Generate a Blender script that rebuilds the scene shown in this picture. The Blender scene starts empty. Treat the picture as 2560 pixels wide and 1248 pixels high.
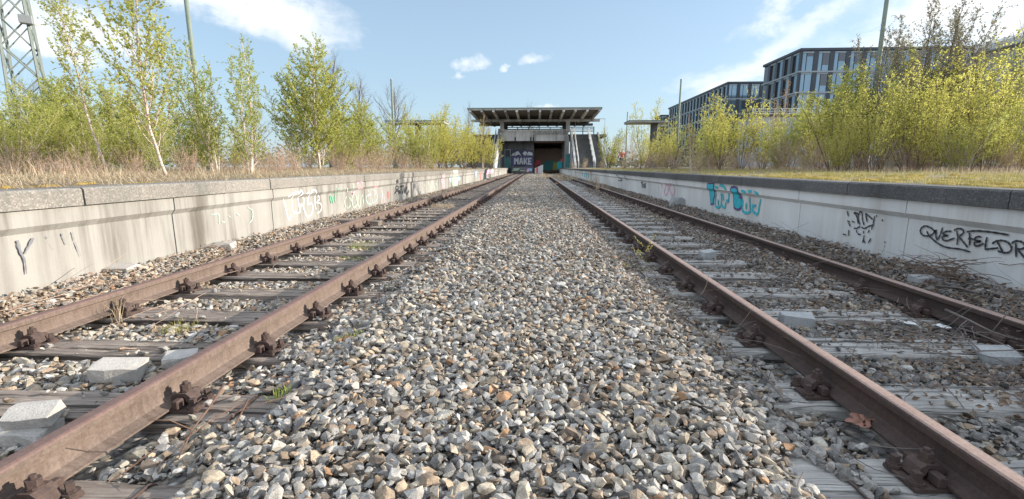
import bpy, bmesh, math, random
import numpy as np
from mathutils import Vector, Matrix
R = math.radians
S = bpy.context.scene
COL = S.collection

# ------------------------------------------------------------------ camera
PW, PH = 2560.0, 1248.0
FPX = 1138.0                      # 16 mm lens on 36 mm, in photo pixels
VX, VY = 1338.0, 417.0            # where the rails meet
PITCH = math.atan2(PH/2-VY, FPX)
YAW = math.atan((VX-PW/2)*math.cos(PITCH)/FPX)
CAMZ = 1.11
FW = np.array([-math.sin(YAW)*math.cos(PITCH), math.cos(YAW)*math.cos(PITCH), -math.sin(PITCH)])
RT = np.array([math.cos(YAW), math.sin(YAW), 0.0])
UP = np.cross(RT, FW)
CP = np.array([0, 0, CAMZ])
cam_d = bpy.data.cameras.new('camera')
cam_d.sensor_width = 36; cam_d.lens = 16; cam_d.clip_start = 0.05; cam_d.clip_end = 4000
cam = bpy.data.objects.new('camera', cam_d); COL.objects.link(cam)
cam.matrix_world = Matrix(((RT[0], UP[0], -FW[0], 0), (RT[1], UP[1], -FW[1], 0), (RT[2], UP[2], -FW[2], CAMZ), (0, 0, 0, 1)))
S.camera = cam
# survey helpers: where a sight line of the photograph meets a known plane
def ray(px, py): return FW*FPX + RT*(px-PW/2) - UP*(py-PH/2)
def at_z(px, py, z): d = ray(px, py); return CP + d*((z-CAMZ)/d[2])
def at_x(px, py, x): d = ray(px, py); return CP + d*(x/d[0])
def at_y(px, py, y): d = ray(px, py); return CP + d*(y/d[1])

# ------------------------------------------------------------------ light
SUN_AZ, SUN_EL = R(79), R(17.2)   # azimuth from +Y towards +X
EXPOSURE = 1.12
SUN_STRENGTH, SKY_STRENGTH = 4.1, 0.15
sd = Vector((math.sin(SUN_AZ)*math.cos(SUN_EL), math.cos(SUN_AZ)*math.cos(SUN_EL), math.sin(SUN_EL)))
sl = bpy.data.lights.new('sun', 'SUN'); sl.energy = SUN_STRENGTH; sl.angle = R(0.53); sl.color = (1.0, 0.92, 0.80)
so = bpy.data.objects.new('sun', sl); COL.objects.link(so)
so.rotation_euler = sd.to_track_quat('Z', 'Y').to_euler(); so.location = (30, 5, 30)
S.view_settings.view_transform = 'Standard'; S.view_settings.look = 'None'
S.view_settings.gamma = 1; S.view_settings.exposure = EXPOSURE
S.view_settings.use_curve_mapping = False
S.cycles.max_bounces = 8; S.cycles.diffuse_bounces = 4; S.cycles.transparent_max_bounces = 6
S.cycles.use_denoising = True

class N:                                   # tiny node-graph helper
    def __init__(s, tree): s.t = tree; s.n = tree.nodes; s.l = tree.links
    def __call__(s, kind, **kw):
        nd = s.n.new(kind)
        for k, v in kw.items():
            if k.startswith('i_'):
                key = k[2:]; key = int(key) if key.isdigit() else key
                if hasattr(v, 'is_output') or isinstance(v, bpy.types.NodeSocket): s.l.new(v, nd.inputs[key])
                else: nd.inputs[key].default_value = v
            else: setattr(nd, k, v)
        return nd
    def math(s, op, a, b=None, c=None, clamp=False):
        nd = s.n.new('ShaderNodeMath'); nd.operation = op; nd.use_clamp = clamp
        for i, v in enumerate((a, b, c)):
            if v is None: continue
            if isinstance(v, bpy.types.NodeSocket): s.l.new(v, nd.inputs[i])
            else: nd.inputs[i].default_value = v
        return nd.outputs[0]
    def mix(s, f, a, b, blend='MIX'):
        nd = s.n.new('ShaderNodeMix'); nd.data_type = 'RGBA'; nd.blend_type = blend
        for i, v in ((0, f), (6, a), (7, b)):
            if isinstance(v, bpy.types.NodeSocket): s.l.new(v, nd.inputs[i])
            else: nd.inputs[i].default_value = (*v, 1) if isinstance(v, tuple) and len(v) == 3 else v
        return nd.outputs[2]
    def ramp(s, f, stops, interp='LINEAR'):
        nd = s.n.new('ShaderNodeValToRGB'); cr = nd.color_ramp; cr.interpolation = interp
        while len(cr.elements) < len(stops): cr.elements.new(0.5)
        for e, (p, c) in zip(cr.elements, stops):
            e.position = p; e.color = (c, c, c, 1) if isinstance(c, (int, float)) else (*c, 1)
        s.l.new(f, nd.inputs[0]); return nd.outputs[0]
    def noise(s, vec, scale, detail=4, rough=0.55, dist=0.0):
        nd = s.n.new('ShaderNodeTexNoise'); nd.inputs['Scale'].default_value = scale
        nd.inputs['Detail'].default_value = detail; nd.inputs['Roughness'].default_value = rough
        nd.inputs['Distortion'].default_value = dist
        if vec is not None: s.l.new(vec, nd.inputs['Vector'])
        return nd.outputs[0]
    def mapping(s, vec, scale=(1, 1, 1), loc=(0, 0, 0)):
        nd = s.n.new('ShaderNodeMapping'); nd.inputs['Scale'].default_value = scale; nd.inputs['Location'].default_value = loc
        s.l.new(vec, nd.inputs['Vector']); return nd.outputs[0]

# world: physical sky plus procedural clouds at infinity, some added unseen for fill
W = bpy.data.worlds.new('World'); S.world = W; W.use_nodes = True
g = N(W.node_tree); g.n.clear()
sky = g('ShaderNodeTexSky', sky_type='NISHITA', sun_disc=False, sun_elevation=SUN_EL, sun_rotation=SUN_AZ, air_density=1.0, dust_density=1.2, ozone_density=2.2)
tc = g('ShaderNodeTexCoord'); dirv = tc.outputs['Generated']
sx = g('ShaderNodeSeparateXYZ', i_Vector=dirv)
azn = g.math('ARCTAN2', sx.outputs[0], sx.outputs[1]); eln = g.math('ARCSINE', sx.outputs[2])
def sky_dir(px, py):
    d = ray(px, py); d = d/np.linalg.norm(d); return math.atan2(d[0], d[1]), math.asin(d[2])
wob = g('ShaderNodeTexNoise'); wob.inputs['Scale'].default_value = 7; wob.inputs['Detail'].default_value = 6; wob.inputs['Roughness'].default_value = 0.62
g.l.new(dirv, wob.inputs['Vector'])
wr = g('ShaderNodeSeparateColor', i_0=wob.outputs['Color'])
az2 = g.math('ADD', azn, g.math('MULTIPLY', g.math('SUBTRACT', wr.outputs[0], 0.5), 0.16))
el2 = g.math('ADD', eln, g.math('MULTIPLY', g.math('SUBTRACT', wr.outputs[1], 0.5), 0.09))
total = None
for px, py, wpx, hpx, amp, tilt in [(668, 42, 155, 50, 1.15, 0.16), (560, -45, 250, 62, .9, 0.1), (150, 60, 230, 75, 0.75, 0.2), (90, 115, 110, 26, 0.5, 0.1),
        (1182, 158, 34, 15, 0.62, -.1), (1258, 179, 17, 9, 0.5, 0), (1335, 152, 34, 14, 0.42, -.2), (1145, 185, 12, 8, .4, 0),
        (2330, 40, 230, 80, .8, -.35), (2040, 60, 130, 30, 0.55, -.5), (1950, 20, 45, 50, 0.6, -.4), (2540, 90, 140, 80, 0.7, 0),
        (1365, 262, 40, 9, .5, 0), (1840, 195, 190, 40, .55, -.2), (1930, 70, 120, 16, .3, -.1), (1350, -520, 300, 60, 1.0, 0), (600, -420, 340, 80, 1.0, 0)]:
    a, e = sky_dir(px, py); a1, _ = sky_dir(px+wpx, py); _, e1 = sky_dir(px, py-hpx)
    da = g.math('SUBTRACT', az2, a); de = g.math('SUBTRACT', el2, e)
    de = g.math('ADD', de, g.math('MULTIPLY', da, tilt))
    u = g.math('DIVIDE', da, abs(a1-a)); v = g.math('DIVIDE', de, abs(e1-e))
    r2 = g.math('ADD', g.math('MULTIPLY', u, u), g.math('MULTIPLY', v, v))
    m = g.math('MULTIPLY', g.math('EXPONENT', g.math('MULTIPLY', r2, -1.0)), amp)
    total = m if total is None else g.math('ADD', total, m)
fine = g.noise(g.mapping(dirv, (1, 1, 2.2)), 16, 9, 0.62, 0.4)
dens = g.math('MULTIPLY', total, g.math('ADD', g.math('MULTIPLY', fine, 2.2), -0.35))
mask = g.ramp(dens, [(0.10, 0), (0.34, 0.55), (0.72, 0.95)])
hz = g.ramp(eln, [(0.0, 0.75), (0.16, 0.55), (0.55, 0.38)])
base = g.mix(hz, g.mix(1.0, sky.outputs[0], (.62, .66, .70), 'MULTIPLY'), (1.86, 2.42, 2.86))
shade = g.noise(dirv, 5.0, 4)
cloudc = g.mix(g.ramp(shade, [(.4, 0), (.62, 1)]), (3.2, 3.4, 3.6), (4.1, 4.1, 4.05))
skyc = g.mix(mask, base, cloudc)
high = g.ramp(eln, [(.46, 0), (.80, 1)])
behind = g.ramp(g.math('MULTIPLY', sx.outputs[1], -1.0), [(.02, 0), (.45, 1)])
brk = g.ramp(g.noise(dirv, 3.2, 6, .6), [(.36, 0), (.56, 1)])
skyc = g.mix(g.math('MULTIPLY', g.math('MAXIMUM', high, behind), brk), skyc, (4.7, 5.25, 6.0))  # bright unseen clouds added overhead and behind to fill the shade
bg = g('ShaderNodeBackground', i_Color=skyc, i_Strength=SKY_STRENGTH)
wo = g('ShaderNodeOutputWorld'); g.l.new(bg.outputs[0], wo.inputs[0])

# ------------------------------------------------------------------ helpers
def npm(name, V, faces, attrs=None, smooth=False, matidx=None):
    """mesh from numpy: faces = list of (M,k) int arrays"""
    me = bpy.data.meshes.new(name)
    V = np.asarray(V, np.float32)
    faces = [np.asarray(f, np.int32) for f in faces if len(f)]
    loops = np.concatenate([f.ravel() for f in faces]); tot = np.concatenate([np.full(len(f), f.shape[1], np.int32) for f in faces])
    st = np.concatenate([[0], np.cumsum(tot)[:-1]]).astype(np.int32)
    me.vertices.add(len(V)); me.vertices.foreach_set('co', V.ravel())
    me.loops.add(len(loops)); me.loops.foreach_set('vertex_index', loops)
    me.polygons.add(len(tot)); me.polygons.foreach_set('loop_start', st)
    me.polygons.foreach_set('use_smooth', np.full(len(tot), smooth, bool))
    if matidx is not None: me.polygons.foreach_set('material_index', np.asarray(matidx, np.int32))
    for k, a in (attrs or {}).items():
        a = np.asarray(a, np.float32)
        if a.ndim == 2: me.attributes.new(k, 'FLOAT_COLOR', 'POINT').data.foreach_set('color', np.hstack([a, np.ones((len(a), 1), np.float32)]).ravel())
        else: me.attributes.new(k, 'FLOAT', 'POINT').data.foreach_set('value', a)
    me.update(calc_edges=True); return me
def link(name, me, mats=None, parent=None):
    o = bpy.data.objects.new(name, me); COL.objects.link(o)
    if mats is not None:
        for m in (mats if isinstance(mats, (list, tuple)) else [mats]): me.materials.append(m)
    if parent is not None: o.parent = parent
    return o
def tag(o, label=None, cat=None, group=None, kind=None):
    if label: o['label'] = label
    if cat: o['category'] = cat
    if group: o['group'] = group
    if kind: o['kind'] = kind
    return o
def thing(name, label, cat, loc=(0, 0, 0), rz=0.0, group=None):
    o = bpy.data.objects.new(name, None); COL.objects.link(o)
    o.location = loc; o.rotation_euler = (0, 0, rz); o.empty_display_size = 0.2
    return tag(o, label, cat, group)
def copy_tree(o, parent=None):
    c = o.copy(); COL.objects.link(c)
    if parent is not None: c.parent = parent
    for ch in list(o.children): copy_tree(ch, c)
    return c
class MB:
    def __init__(s): s.v = []; s.f = []; s.m = []; s.n = 0
    def add(s, V, F, m=0):
        s.v.append(np.asarray(V, float).reshape(-1, 3))
        for f in F: s.f.append([i+s.n for i in f]); s.m.append(m)
        s.n += len(s.v[-1]); return s
    def box(s, x0, x1, y0, y1, z0, z1, m=0, ch=0.0):
        if ch <= 0:
            V = [(x, y, z) for x in (x0, x1) for y in (y0, y1) for z in (z0, z1)]
            return s.add(V, [(0, 1, 3, 2), (4, 6, 7, 5), (0, 4, 5, 1), (2, 3, 7, 6), (0, 2, 6, 4), (1, 5, 7, 3)], m)
        c = min(ch, (x1-x0)*.45, (y1-y0)*.45, (z1-z0)*.45)
        V = []
        for z, i in ((z0, c), (z0+c, 0), (z1-c, 0), (z1, c)):
            for (a, b) in ((x0+i, y0), (x1-i, y0), (x1, y0+i), (x1, y1-i), (x1-i, y1), (x0+i, y1), (x0, y1-i), (x0, y0+i)):
                if i == 0:
                    pass
                V.append((a, b, z))
        # octagonal rings with chamfered vertical edges
        V = []
        for z, i in ((z0, c), (z0+c, 0), (z1-c, 0), (z1, c)):
            X0, X1, Y0, Y1 = x0+i, x1-i, y0+i, y1-i; k = c*0.8
            V += [(X0+k, Y0, z), (X1-k, Y0, z), (X1, Y0+k, z), (X1, Y1-k, z), (X1-k, Y1, z), (X0+k, Y1, z), (X0, Y1-k, z), (X0, Y0+k, z)]
        F = [tuple(range(7, -1, -1)), tuple(range(24, 32))]
        for r in range(3):
            for i in range(8):
                j = (i+1) % 8; F.append((r*8+i, r*8+j, r*8+8+j, r*8+8+i))
        return s.add(V, F, m)
    def prism(s, pts, axis, a, b, m=0):
        """polygon pts (2D) extruded along axis from a to b"""
        n = len(pts); V = []
        for t in (a, b):
            for (p, q) in pts: V.append({'x': (t, p, q), 'y': (p, t, q), 'z': (p, q, t)}[axis])
        F = [tuple(range(n)), tuple(range(2*n-1, n-1, -1))] + [(i, n+i, n+(i+1) % n, (i+1) % n) for i in range(n)]
        return s.add(V, F, m)
    def tube(s, P, r, sides=6, m=0, cap=True):
        P = np.asarray(P, float); n = len(P); r = np.broadcast_to(np.asarray(r, float), (n,))
        T = np.gradient(P, axis=0); T /= np.linalg.norm(T, axis=1)[:, None]+1e-9
        ref = np.array([0.31, 0.95, 0.05]) if abs(T[0][1]) < 0.8 else np.array([0.95, 0.1, 0.3])
        A = np.cross(T, ref); A /= np.linalg.norm(A, axis=1)[:, None]+1e-9; B = np.cross(T, A)
        th = np.arange(sides)*2*math.pi/sides
        V = (P[:, None, :] + r[:, None, None]*(A[:, None, :]*np.cos(th)[None, :, None] + B[:, None, :]*np.sin(th)[None, :, None])).reshape(-1, 3)
        F = [(i*sides+j, i*sides+(j+1) % sides, (i+1)*sides+(j+1) % sides, (i+1)*sides+j) for i in range(n-1) for j in range(sides)]
        if cap: F += [tuple(range(sides-1, -1, -1)), tuple(range((n-1)*sides, n*sides))]
        return s.add(V, F, m)
    def mesh(s, name, smooth=False):
        me = bpy.data.meshes.new(name)
        me.from_pydata(np.concatenate(s.v).tolist(), [], s.f)
        me.polygons.foreach_set('material_index', s.m)
        me.polygons.foreach_set('use_smooth', [smooth]*len(s.f)); me.update(); return me
    def build(s, name, mats, parent=None, smooth=False): return link(name, s.mesh(name, smooth), mats, parent)

def new_mat(name):
    m = bpy.data.materials.new(name); m.use_nodes = True; n = N(m.node_tree); n.n.clear()
    out = n('ShaderNodeOutputMaterial'); return m, n, out
def finish(n, out, col, rough=0.8, height=None, bump=0.3, dist=0.01, spec=0.3, metal=0.0):
    p = n('ShaderNodeBsdfPrincipled')
    for k, v in (('Base Color', col), ('Roughness', rough), ('Metallic', metal), ('Specular IOR Level', spec)):
        if isinstance(v, bpy.types.NodeSocket): n.l.new(v, p.inputs[k])
        else: p.inputs[k].default_value = (*v, 1) if isinstance(v, tuple) else v
    if height is not None:
        b = n('ShaderNodeBump', i_Strength=bump, i_Distance=dist, i_Height=height); n.l.new(b.outputs[0], p.inputs['Normal'])
    n.l.new(p.outputs[0], out.inputs[0]); return p
def mat(name, col, col2=None, scale=6, rough=0.8, bump=0.25, bscale=40, dist=0.01, spec=0.3, metal=0.0, stretch=(1, 1, 1)):
    m, n, out = new_mat(name); v = n.mapping(n('ShaderNodeTexCoord').outputs['Object'], stretch)
    c2 = col2 or tuple(c*0.6 for c in col)
    f = n.ramp(n.noise(v, scale, 6, 0.6), [(0.32, 0), (0.68, 1)])
    c = n.mix(f, col, c2)
    c = n.mix(0.35, c, n.ramp(n.noise(v, bscale, 3), [(.3, tuple(x*.6 for x in col)), (.7, tuple(min(1, x*1.35) for x in col))]))
    finish(n, out, c, rough, n.noise(v, bscale, 5), bump, dist, spec, metal); return m

def concrete(name, light, dark, stain, streak=0.6, speck=0.0, zdark=None):
    m, n, out = new_mat(name); v = n('ShaderNodeTexCoord').outputs['Object']
    big = n.ramp(n.noise(v, 0.9, 5, .6), [(.35, 0), (.7, 1)])
    c = n.mix(big, light, dark)
    vs = n.mapping(v, (1, 1.25, 0.10))
    st = n.ramp(n.noise(vs, 2.3, 7, .68, .3), [(.47, 0), (.66, 1)])
    reg = n.ramp(n.noise(n.mapping(v, (1, .30, .30)), 1.0, 3, .5), [(.40, .12), (.58, 1)])
    streak = n.math('MULTIPLY', reg, streak)
    c = n.mix(n.math('MULTIPLY', reg, .55), c, tuple(x*.78 for x in dark))
    st = n.math('MULTIPLY', st, streak)
    c = n.mix(st, c, stain)
    # rain-washed dark dribbles, narrow
    st2 = n.ramp(n.noise(n.mapping(v, (1, 7, .22)), 2.0, 4, .6), [(.54, 0), (.72, 1)])
    c = n.mix(n.math('MULTIPLY', n.math('MULTIPLY', st2, streak), .5), c, stain)
    bl = n.ramp(n.noise(v, 26, 5, .7), [(.62, 0), (.72, 1)])
    c = n.mix(n.math('MULTIPLY', bl, .22), c, tuple(x*.4 for x in dark))
    if speck:
        vo = n('ShaderNodeTexVoronoi', i_Vector=v, i_Scale=85.0)
        sc = n.ramp(n('ShaderNodeSeparateColor', i_0=vo.outputs['Color']).outputs[0], [(0, .35), (.5, .8), (.8, 1.1), (1, 2.0)])
        c = n.mix(speck, c, n.mix(1.0, c, sc, 'MULTIPLY'))
    h = n.noise(v, 55, 6, .7)
    finish(n, out, c, 0.9, h, .35, .006, .2); return m

def attr_mat(name, bumpsc=60, bump=.4, dist=.006, rough=.85, var=.5, nscale=25, spec=.25):
    """base colour carried per piece by the 'col' attribute, broken up by noise"""
    m, n, out = new_mat(name); a = n('ShaderNodeAttribute', attribute_name='col').outputs['Color']
    v = n('ShaderNodeTexCoord').outputs['Object']
    f = n.ramp(n.noise(v, nscale, 6, .7), [(.3, 1-var), (.7, 1+var*.7)])
    c = n.mix(1.0, a, f, 'MULTIPLY')
    sp = n.ramp(n.noise(v, 240, 2, .6), [(.35, .6), (.65, 1.35)])
    c = n.mix(.6, c, n.mix(1.0, c, sp, 'MULTIPLY'))
    finish(n, out, c, rough, n.noise(v, bumpsc, 6, .7), bump, dist, spec); return m
def leaf_mat(name, c1, c2, c3, trans=.45, rough=.6):
    m, n, out = new_mat(name); a = n('ShaderNodeAttribute', attribute_name='tint').outputs['Fac']
    c = n.ramp(a, [(0, c1), (.5, c2), (1, c3)])
    d = n('ShaderNodeBsdfPrincipled', i_Roughness=rough); n.l.new(c, d.inputs['Base Color']); d.inputs['Specular IOR Level'].default_value = .25
    t = n('ShaderNodeBsdfTranslucent', i_Color=c)
    mx = n('ShaderNodeMixShader', i_0=trans, i_1=d.outputs[0], i_2=t.outputs[0]); n.l.new(mx.outputs[0], out.inputs[0]); return m
def wood_mat(name, light, dark):
    m, n, out = new_mat(name); v = n('ShaderNodeTexCoord').outputs['Object']
    oi = n('ShaderNodeObjectInfo').outputs['Random']
    off = n('ShaderNodeCombineXYZ', i_0=n.math('MULTIPLY', oi, 37.0), i_1=n.math('MULTIPLY', oi, 11.0))
    va = n('ShaderNodeVectorMath', operation='ADD', i_0=v, i_1=off.outputs[0]).outputs[0]
    g1 = n.noise(n.mapping(va, (.9, 17, 17)), 1.8, 8, .68, .3)
    g2 = n.noise(n.mapping(va, (.7, 60, 60)), 2.4, 5, .7)
    crack = n.ramp(n.noise(n.mapping(va, (.40, 20, 20)), 1.5, 5, .62, .25), [(.38, 1), (.46, 0)])
    c = n.mix(n.ramp(g1, [(.3, 0), (.7, 1)]), dark, light)
    c = n.mix(.5, c, n.mix(1.0, c, n.ramp(g2, [(.3, .45), (.7, 1.4)]), 'MULTIPLY'))
    c = n.mix(n.ramp(n.noise(va, 2.1, 4), [(.5, 0), (.75, .5)]), c, tuple(x*.55 for x in dark))
    c = n.mix(n.math('MULTIPLY', crack, .85), c, (.018, .014, .012))
    h = n.math('SUBTRACT', n.math('ADD', g1, n.math('MULTIPLY', g2, .5)), n.math('MULTIPLY', crack, 1.3))
    finish(n, out, c, .9, h, .8, .012, .15); return m
def rust_mat(name, c1, c2, c3, rough=.75, spec=.3):
    m, n, out = new_mat(name); v = n('ShaderNodeTexCoord').outputs['Object']
    a = n.ramp(n.noise(n.mapping(v, (3, 1, 3)), 2.2, 8, .68), [(.34, 0), (.66, 1)])
    b = n.ramp(n.noise(n.mapping(v, (1, 6, .9)), 5, 6, .7), [(.4, 0), (.7, 1)])
    c = n.mix(a, c1, c2); c = n.mix(n.math('MULTIPLY', b, .55), c, c3)
    sp = n.ramp(n.noise(v, 95, 3, .7), [(.3, .65), (.7, 1.3)])
    c = n.mix(.7, c, n.mix(1.0, c, sp, 'MULTIPLY'))
    pit = n.ramp(n.noise(v, 34, 4, .6), [(.70, 0), (.76, 1)])
    c = n.mix(n.math('MULTIPLY', pit, .4), c, tuple(min(1, x*2.0) for x in c2))
    finish(n, out, c, rough, n.noise(v, 130, 6, .75), .45, .003, spec); return m
def flat(name, col, rough=.7, spec=.3, metal=0): return mat(name, col, tuple(c*.82 for c in col), 14, rough, .1, 60, .003, spec, metal)

M = {}
M['wall'] = concrete('weathered_wall_concrete', (.36, .345, .318), (.295, .28, .256), (.09, .077, .063), 1.0)  # base colour darkened to hold down the sun on the left wall
M['wall_r'] = concrete('shade_lifted_wall_concrete', (.74, .725, .69), (.63, .62, .60), (.36, .32, .27), .5)  # same concrete, lightened to lift the shaded right wall
M['coping'] = concrete('exposed_aggregate', (.29, .265, .235), (.22, .20, .18), (.11, .12, .105), .55, .42)
M['coping_r'] = concrete('dirty_shaded_aggregate', (.16, .155, .15), (.11, .106, .102), (.055, .048, .046), .4, .45)  # dirt plus the shade of the right side, both in the colour
M['backing'] = mat('joint_filling', (.10, .09, .08))
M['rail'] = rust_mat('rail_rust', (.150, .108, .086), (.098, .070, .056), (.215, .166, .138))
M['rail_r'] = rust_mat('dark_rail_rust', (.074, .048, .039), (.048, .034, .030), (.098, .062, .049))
M['railtop'] = rust_mat('worn_sunlit_rail_top', (.29, .19, .15), (.22, .145, .115), (.35, .25, .205), .55, .4)  # worn running surface, its colour also lightened for the grazing sun
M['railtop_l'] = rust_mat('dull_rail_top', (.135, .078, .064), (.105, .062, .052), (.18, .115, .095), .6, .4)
M['iron'] = rust_mat('dark_rusty_iron', (.075, .048, .040), (.048, .033, .029), (.11, .072, .058))
M['timber'] = wood_mat('weathered_timber', (.35, .295, .25), (.135, .108, .092))
M['timber_r'] = wood_mat('pale_weathered_timber', (.52, .495, .455), (.23, .215, .20))
M['stone'] = attr_mat('ballast_stone')
M['granite'] = mat('pale_granite', (.44, .41, .37), (.30, .275, .25), 16, .85, .5, 120, .006)
M['greyslab'] = mat('grey_concrete_lump', (.36, .36, .35), (.25, .25, .25), 12, .9, .5, 80, .008)
M['sconc'] = concrete('station_concrete', (.50, .50, .48), (.34, .34, .33), (.085, .085, .085), .8)
M['sconc_pale'] = concrete('pale_station_concrete', (.74, .73, .70), (.56, .55, .53), (.2, .19, .18), .7)
M['sdark'] = concrete('dark_station_concrete', (.15, .145, .14), (.10, .098, .095), (.04, .04, .04), .6)  # darker concrete for the recess, rear parts, steps and pillars
M['soffit'] = mat('boarded_soffit', (.17, .145, .125), (.11, .10, .095), 3, .9, .2, 30, .01, .2, 0, (1, 8, 1))
M['boards'] = mat('stained_boards', (.32, .23, .17), (.13, .10, .085), 5, .9, .3, 30, .01, .2, 0, (5, 5, .35))
M['whitepaint'] = flat('white_paint', (.72, .72, .70))
M['metalgrey'] = flat('grey_metal', (.22, .23, .235), .5, .5)
M['polegreen'] = mat('green_grey_pole_paint', (.185, .22, .18), (.13, .16, .13), 3, .6, .15, 60, .003)
M['mastpaint'] = mat('mast_paint', (.17, .20, .185), (.11, .13, .12), 5, .6, .15, 60, .003)
M['birch'] = None
M['bark'] = mat('brown_bark', (.17, .115, .085), (.10, .07, .055), 12, .9, .5, 50, .01)
M['twig'] = mat('red_brown_twig', (.17, .095, .065), (.11, .07, .05), 12, .85, .2, 60, .004)
M['baretwig'] = mat('grey_bare_twig', (.16, .13, .115), (.11, .09, .08), 12, .9, .2, 60, .004)
M['drystem'] = mat('dry_stem', (.46, .33, .25), (.33, .22, .165), 12, .9, .2, 60, .004)
m, n, out = new_mat('birch_bark'); v = n('ShaderNodeTexCoord').outputs['Object']
bn = n.ramp(n.noise(n.mapping(v, (6, 6, 26)), 2.2, 5, .7), [(.53, 0), (.62, 1)])
bc = n.mix(n.ramp(n.noise(v, 4, 3), [(.3, 0), (.7, 1)]), (.66, .58, .50), (.50, .36, .28))
finish(n, out, n.mix(bn, bc, (.10, .075, .06)), .8, bn, .3, .004, .25); M['birch'] = m
M['leaf_birch'] = leaf_mat('spring_birch_leaf', (.27, .31, .06), (.44, .46, .11), (.60, .57, .20), .55)
M['leaf_yellow'] = leaf_mat('yellow_willow_leaf', (.36, .37, .07), (.56, .53, .12), (.70, .66, .22), .6)
M['leaf_green'] = leaf_mat('fresh_green_leaf', (.23, .30, .055), (.38, .43, .10), (.53, .53, .18), .55)
M['leaf_rust'] = leaf_mat('bronze_bud', (.28, .16, .06), (.38, .22, .09), (.42, .30, .10), .3)
M['catkin'] = leaf_mat('grey_catkin', (.22, .19, .15), (.30, .27, .19), (.34, .34, .19), .25)
M['drygrass'] = leaf_mat('dry_grass_blade', (.30, .21, .13), (.46, .36, .24), (.62, .52, .37), .25, .8)
M['grass'] = leaf_mat('grass_blade', (.17, .19, .05), (.33, .29, .10), (.52, .44, .21), .35, .7)
M['litter'] = leaf_mat('dead_leaf', (.10, .065, .045), (.22, .15, .105), (.38, .29, .22), .1, .9)
M['moss'] = mat('yellow_moss', (.40, .27, .045), (.27, .19, .045), 20, .95, .8, 90, .02)
M['glass'] = None
m, n, out = new_mat('window_glass'); finish(n, out, (.15, .23, .29), .08, None, 0, 0, .8, .5); M['glass'] = m
m, n, out = new_mat('dark_window_glass'); finish(n, out, (.05, .06, .07), .06, None, 0, 0, .8, .1); M['glassdark'] = m
M['cladding'] = mat('dark_cladding', (.036, .046, .060), (.028, .036, .047), 2, .45, .05, 30, .003, .4)
M['band'] = flat('aluminium_band', (.27, .31, .34), .5, .4, .1)
M['paleplaster'] = mat('pale_plaster', (.38, .39, .40), (.33, .34, .35), 2, .8, .1, 40, .004)
for k, c in dict(black=(.02, .02, .022), turq=(.02, .36, .42), violet=(.09, .05, .16), white=(.82, .82, .82), chalk=(.52, .53, .56), green=(.10, .40, .22), palegreen=(.45, .60, .45),
                 red=(.62, .10, .10), pink=(.68, .36, .45), palepink=(.72, .42, .46), blue=(.28, .42, .60), purple=(.085, .075, .17), grey=(.13, .13, .145), navy=(.045, .05, .075),
                 teal=(.05, .20, .19), orange=(.55, .20, .07), lime=(.42, .56, .34), fadedgreen=(.38, .55, .47), fadedgrey=(.17, .17, .175), yellow=(.4, .36, .08)).items():
    m, n, out = new_mat('spray_paint_'+k); v = n('ShaderNodeTexCoord').outputs['Object']
    c2 = n.mix(n.ramp(n.noise(v, 9, 5, .6), [(.35, 0), (.65, 1)]), c, tuple(min(1, x*1.15+.03) for x in c))
    p_ = n('ShaderNodeBsdfPrincipled', i_Roughness=.8); n.l.new(c2, p_.inputs['Base Color'])
    wear = .52 if 'faded' in k or 'pale' in k else (.30 if k == 'grey' else .16)
    if k in ('black', 'navy', 'purple', 'teal', 'white', 'chalk'): wear = .10
    al = n.ramp(n.noise(n.mapping(v, (1, 1, .6)), 22, 7, .72), [(max(0, wear*.55+.12), .0), (wear*.55+.28, 1.0)])
    mx = n('ShaderNodeMixShader', i_0=al, i_1=n('ShaderNodeBsdfTransparent').outputs[0], i_2=p_.outputs[0]); n.l.new(mx.outputs[0], out.inputs[0]); M['p_'+k] = m
rng = np.random.default_rng(11)
random.seed(5)

# ------------------------------------------------------------------ key dimensions (metres, measured from the photograph)
YA, YB = -1.2, 73.0                  # near and far end of the visible track
RAILS_L = (-3.222, -1.707); RAILS_R = (1.487, 3.010)
TC_L, TC_R = -2.465, 2.249           # track centres
EDGE_L, EDGE_R = -4.10, 3.90         # platform edges
CT, CB, LEDGE = 0.922, 0.765, 0.60   # coping top / bottom, ledge in the wall
SP = 0.6445                          # sleeper spacing
Y0_L, Y0_R = 1.262, 1.545
YS = 76.0                            # station front

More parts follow.
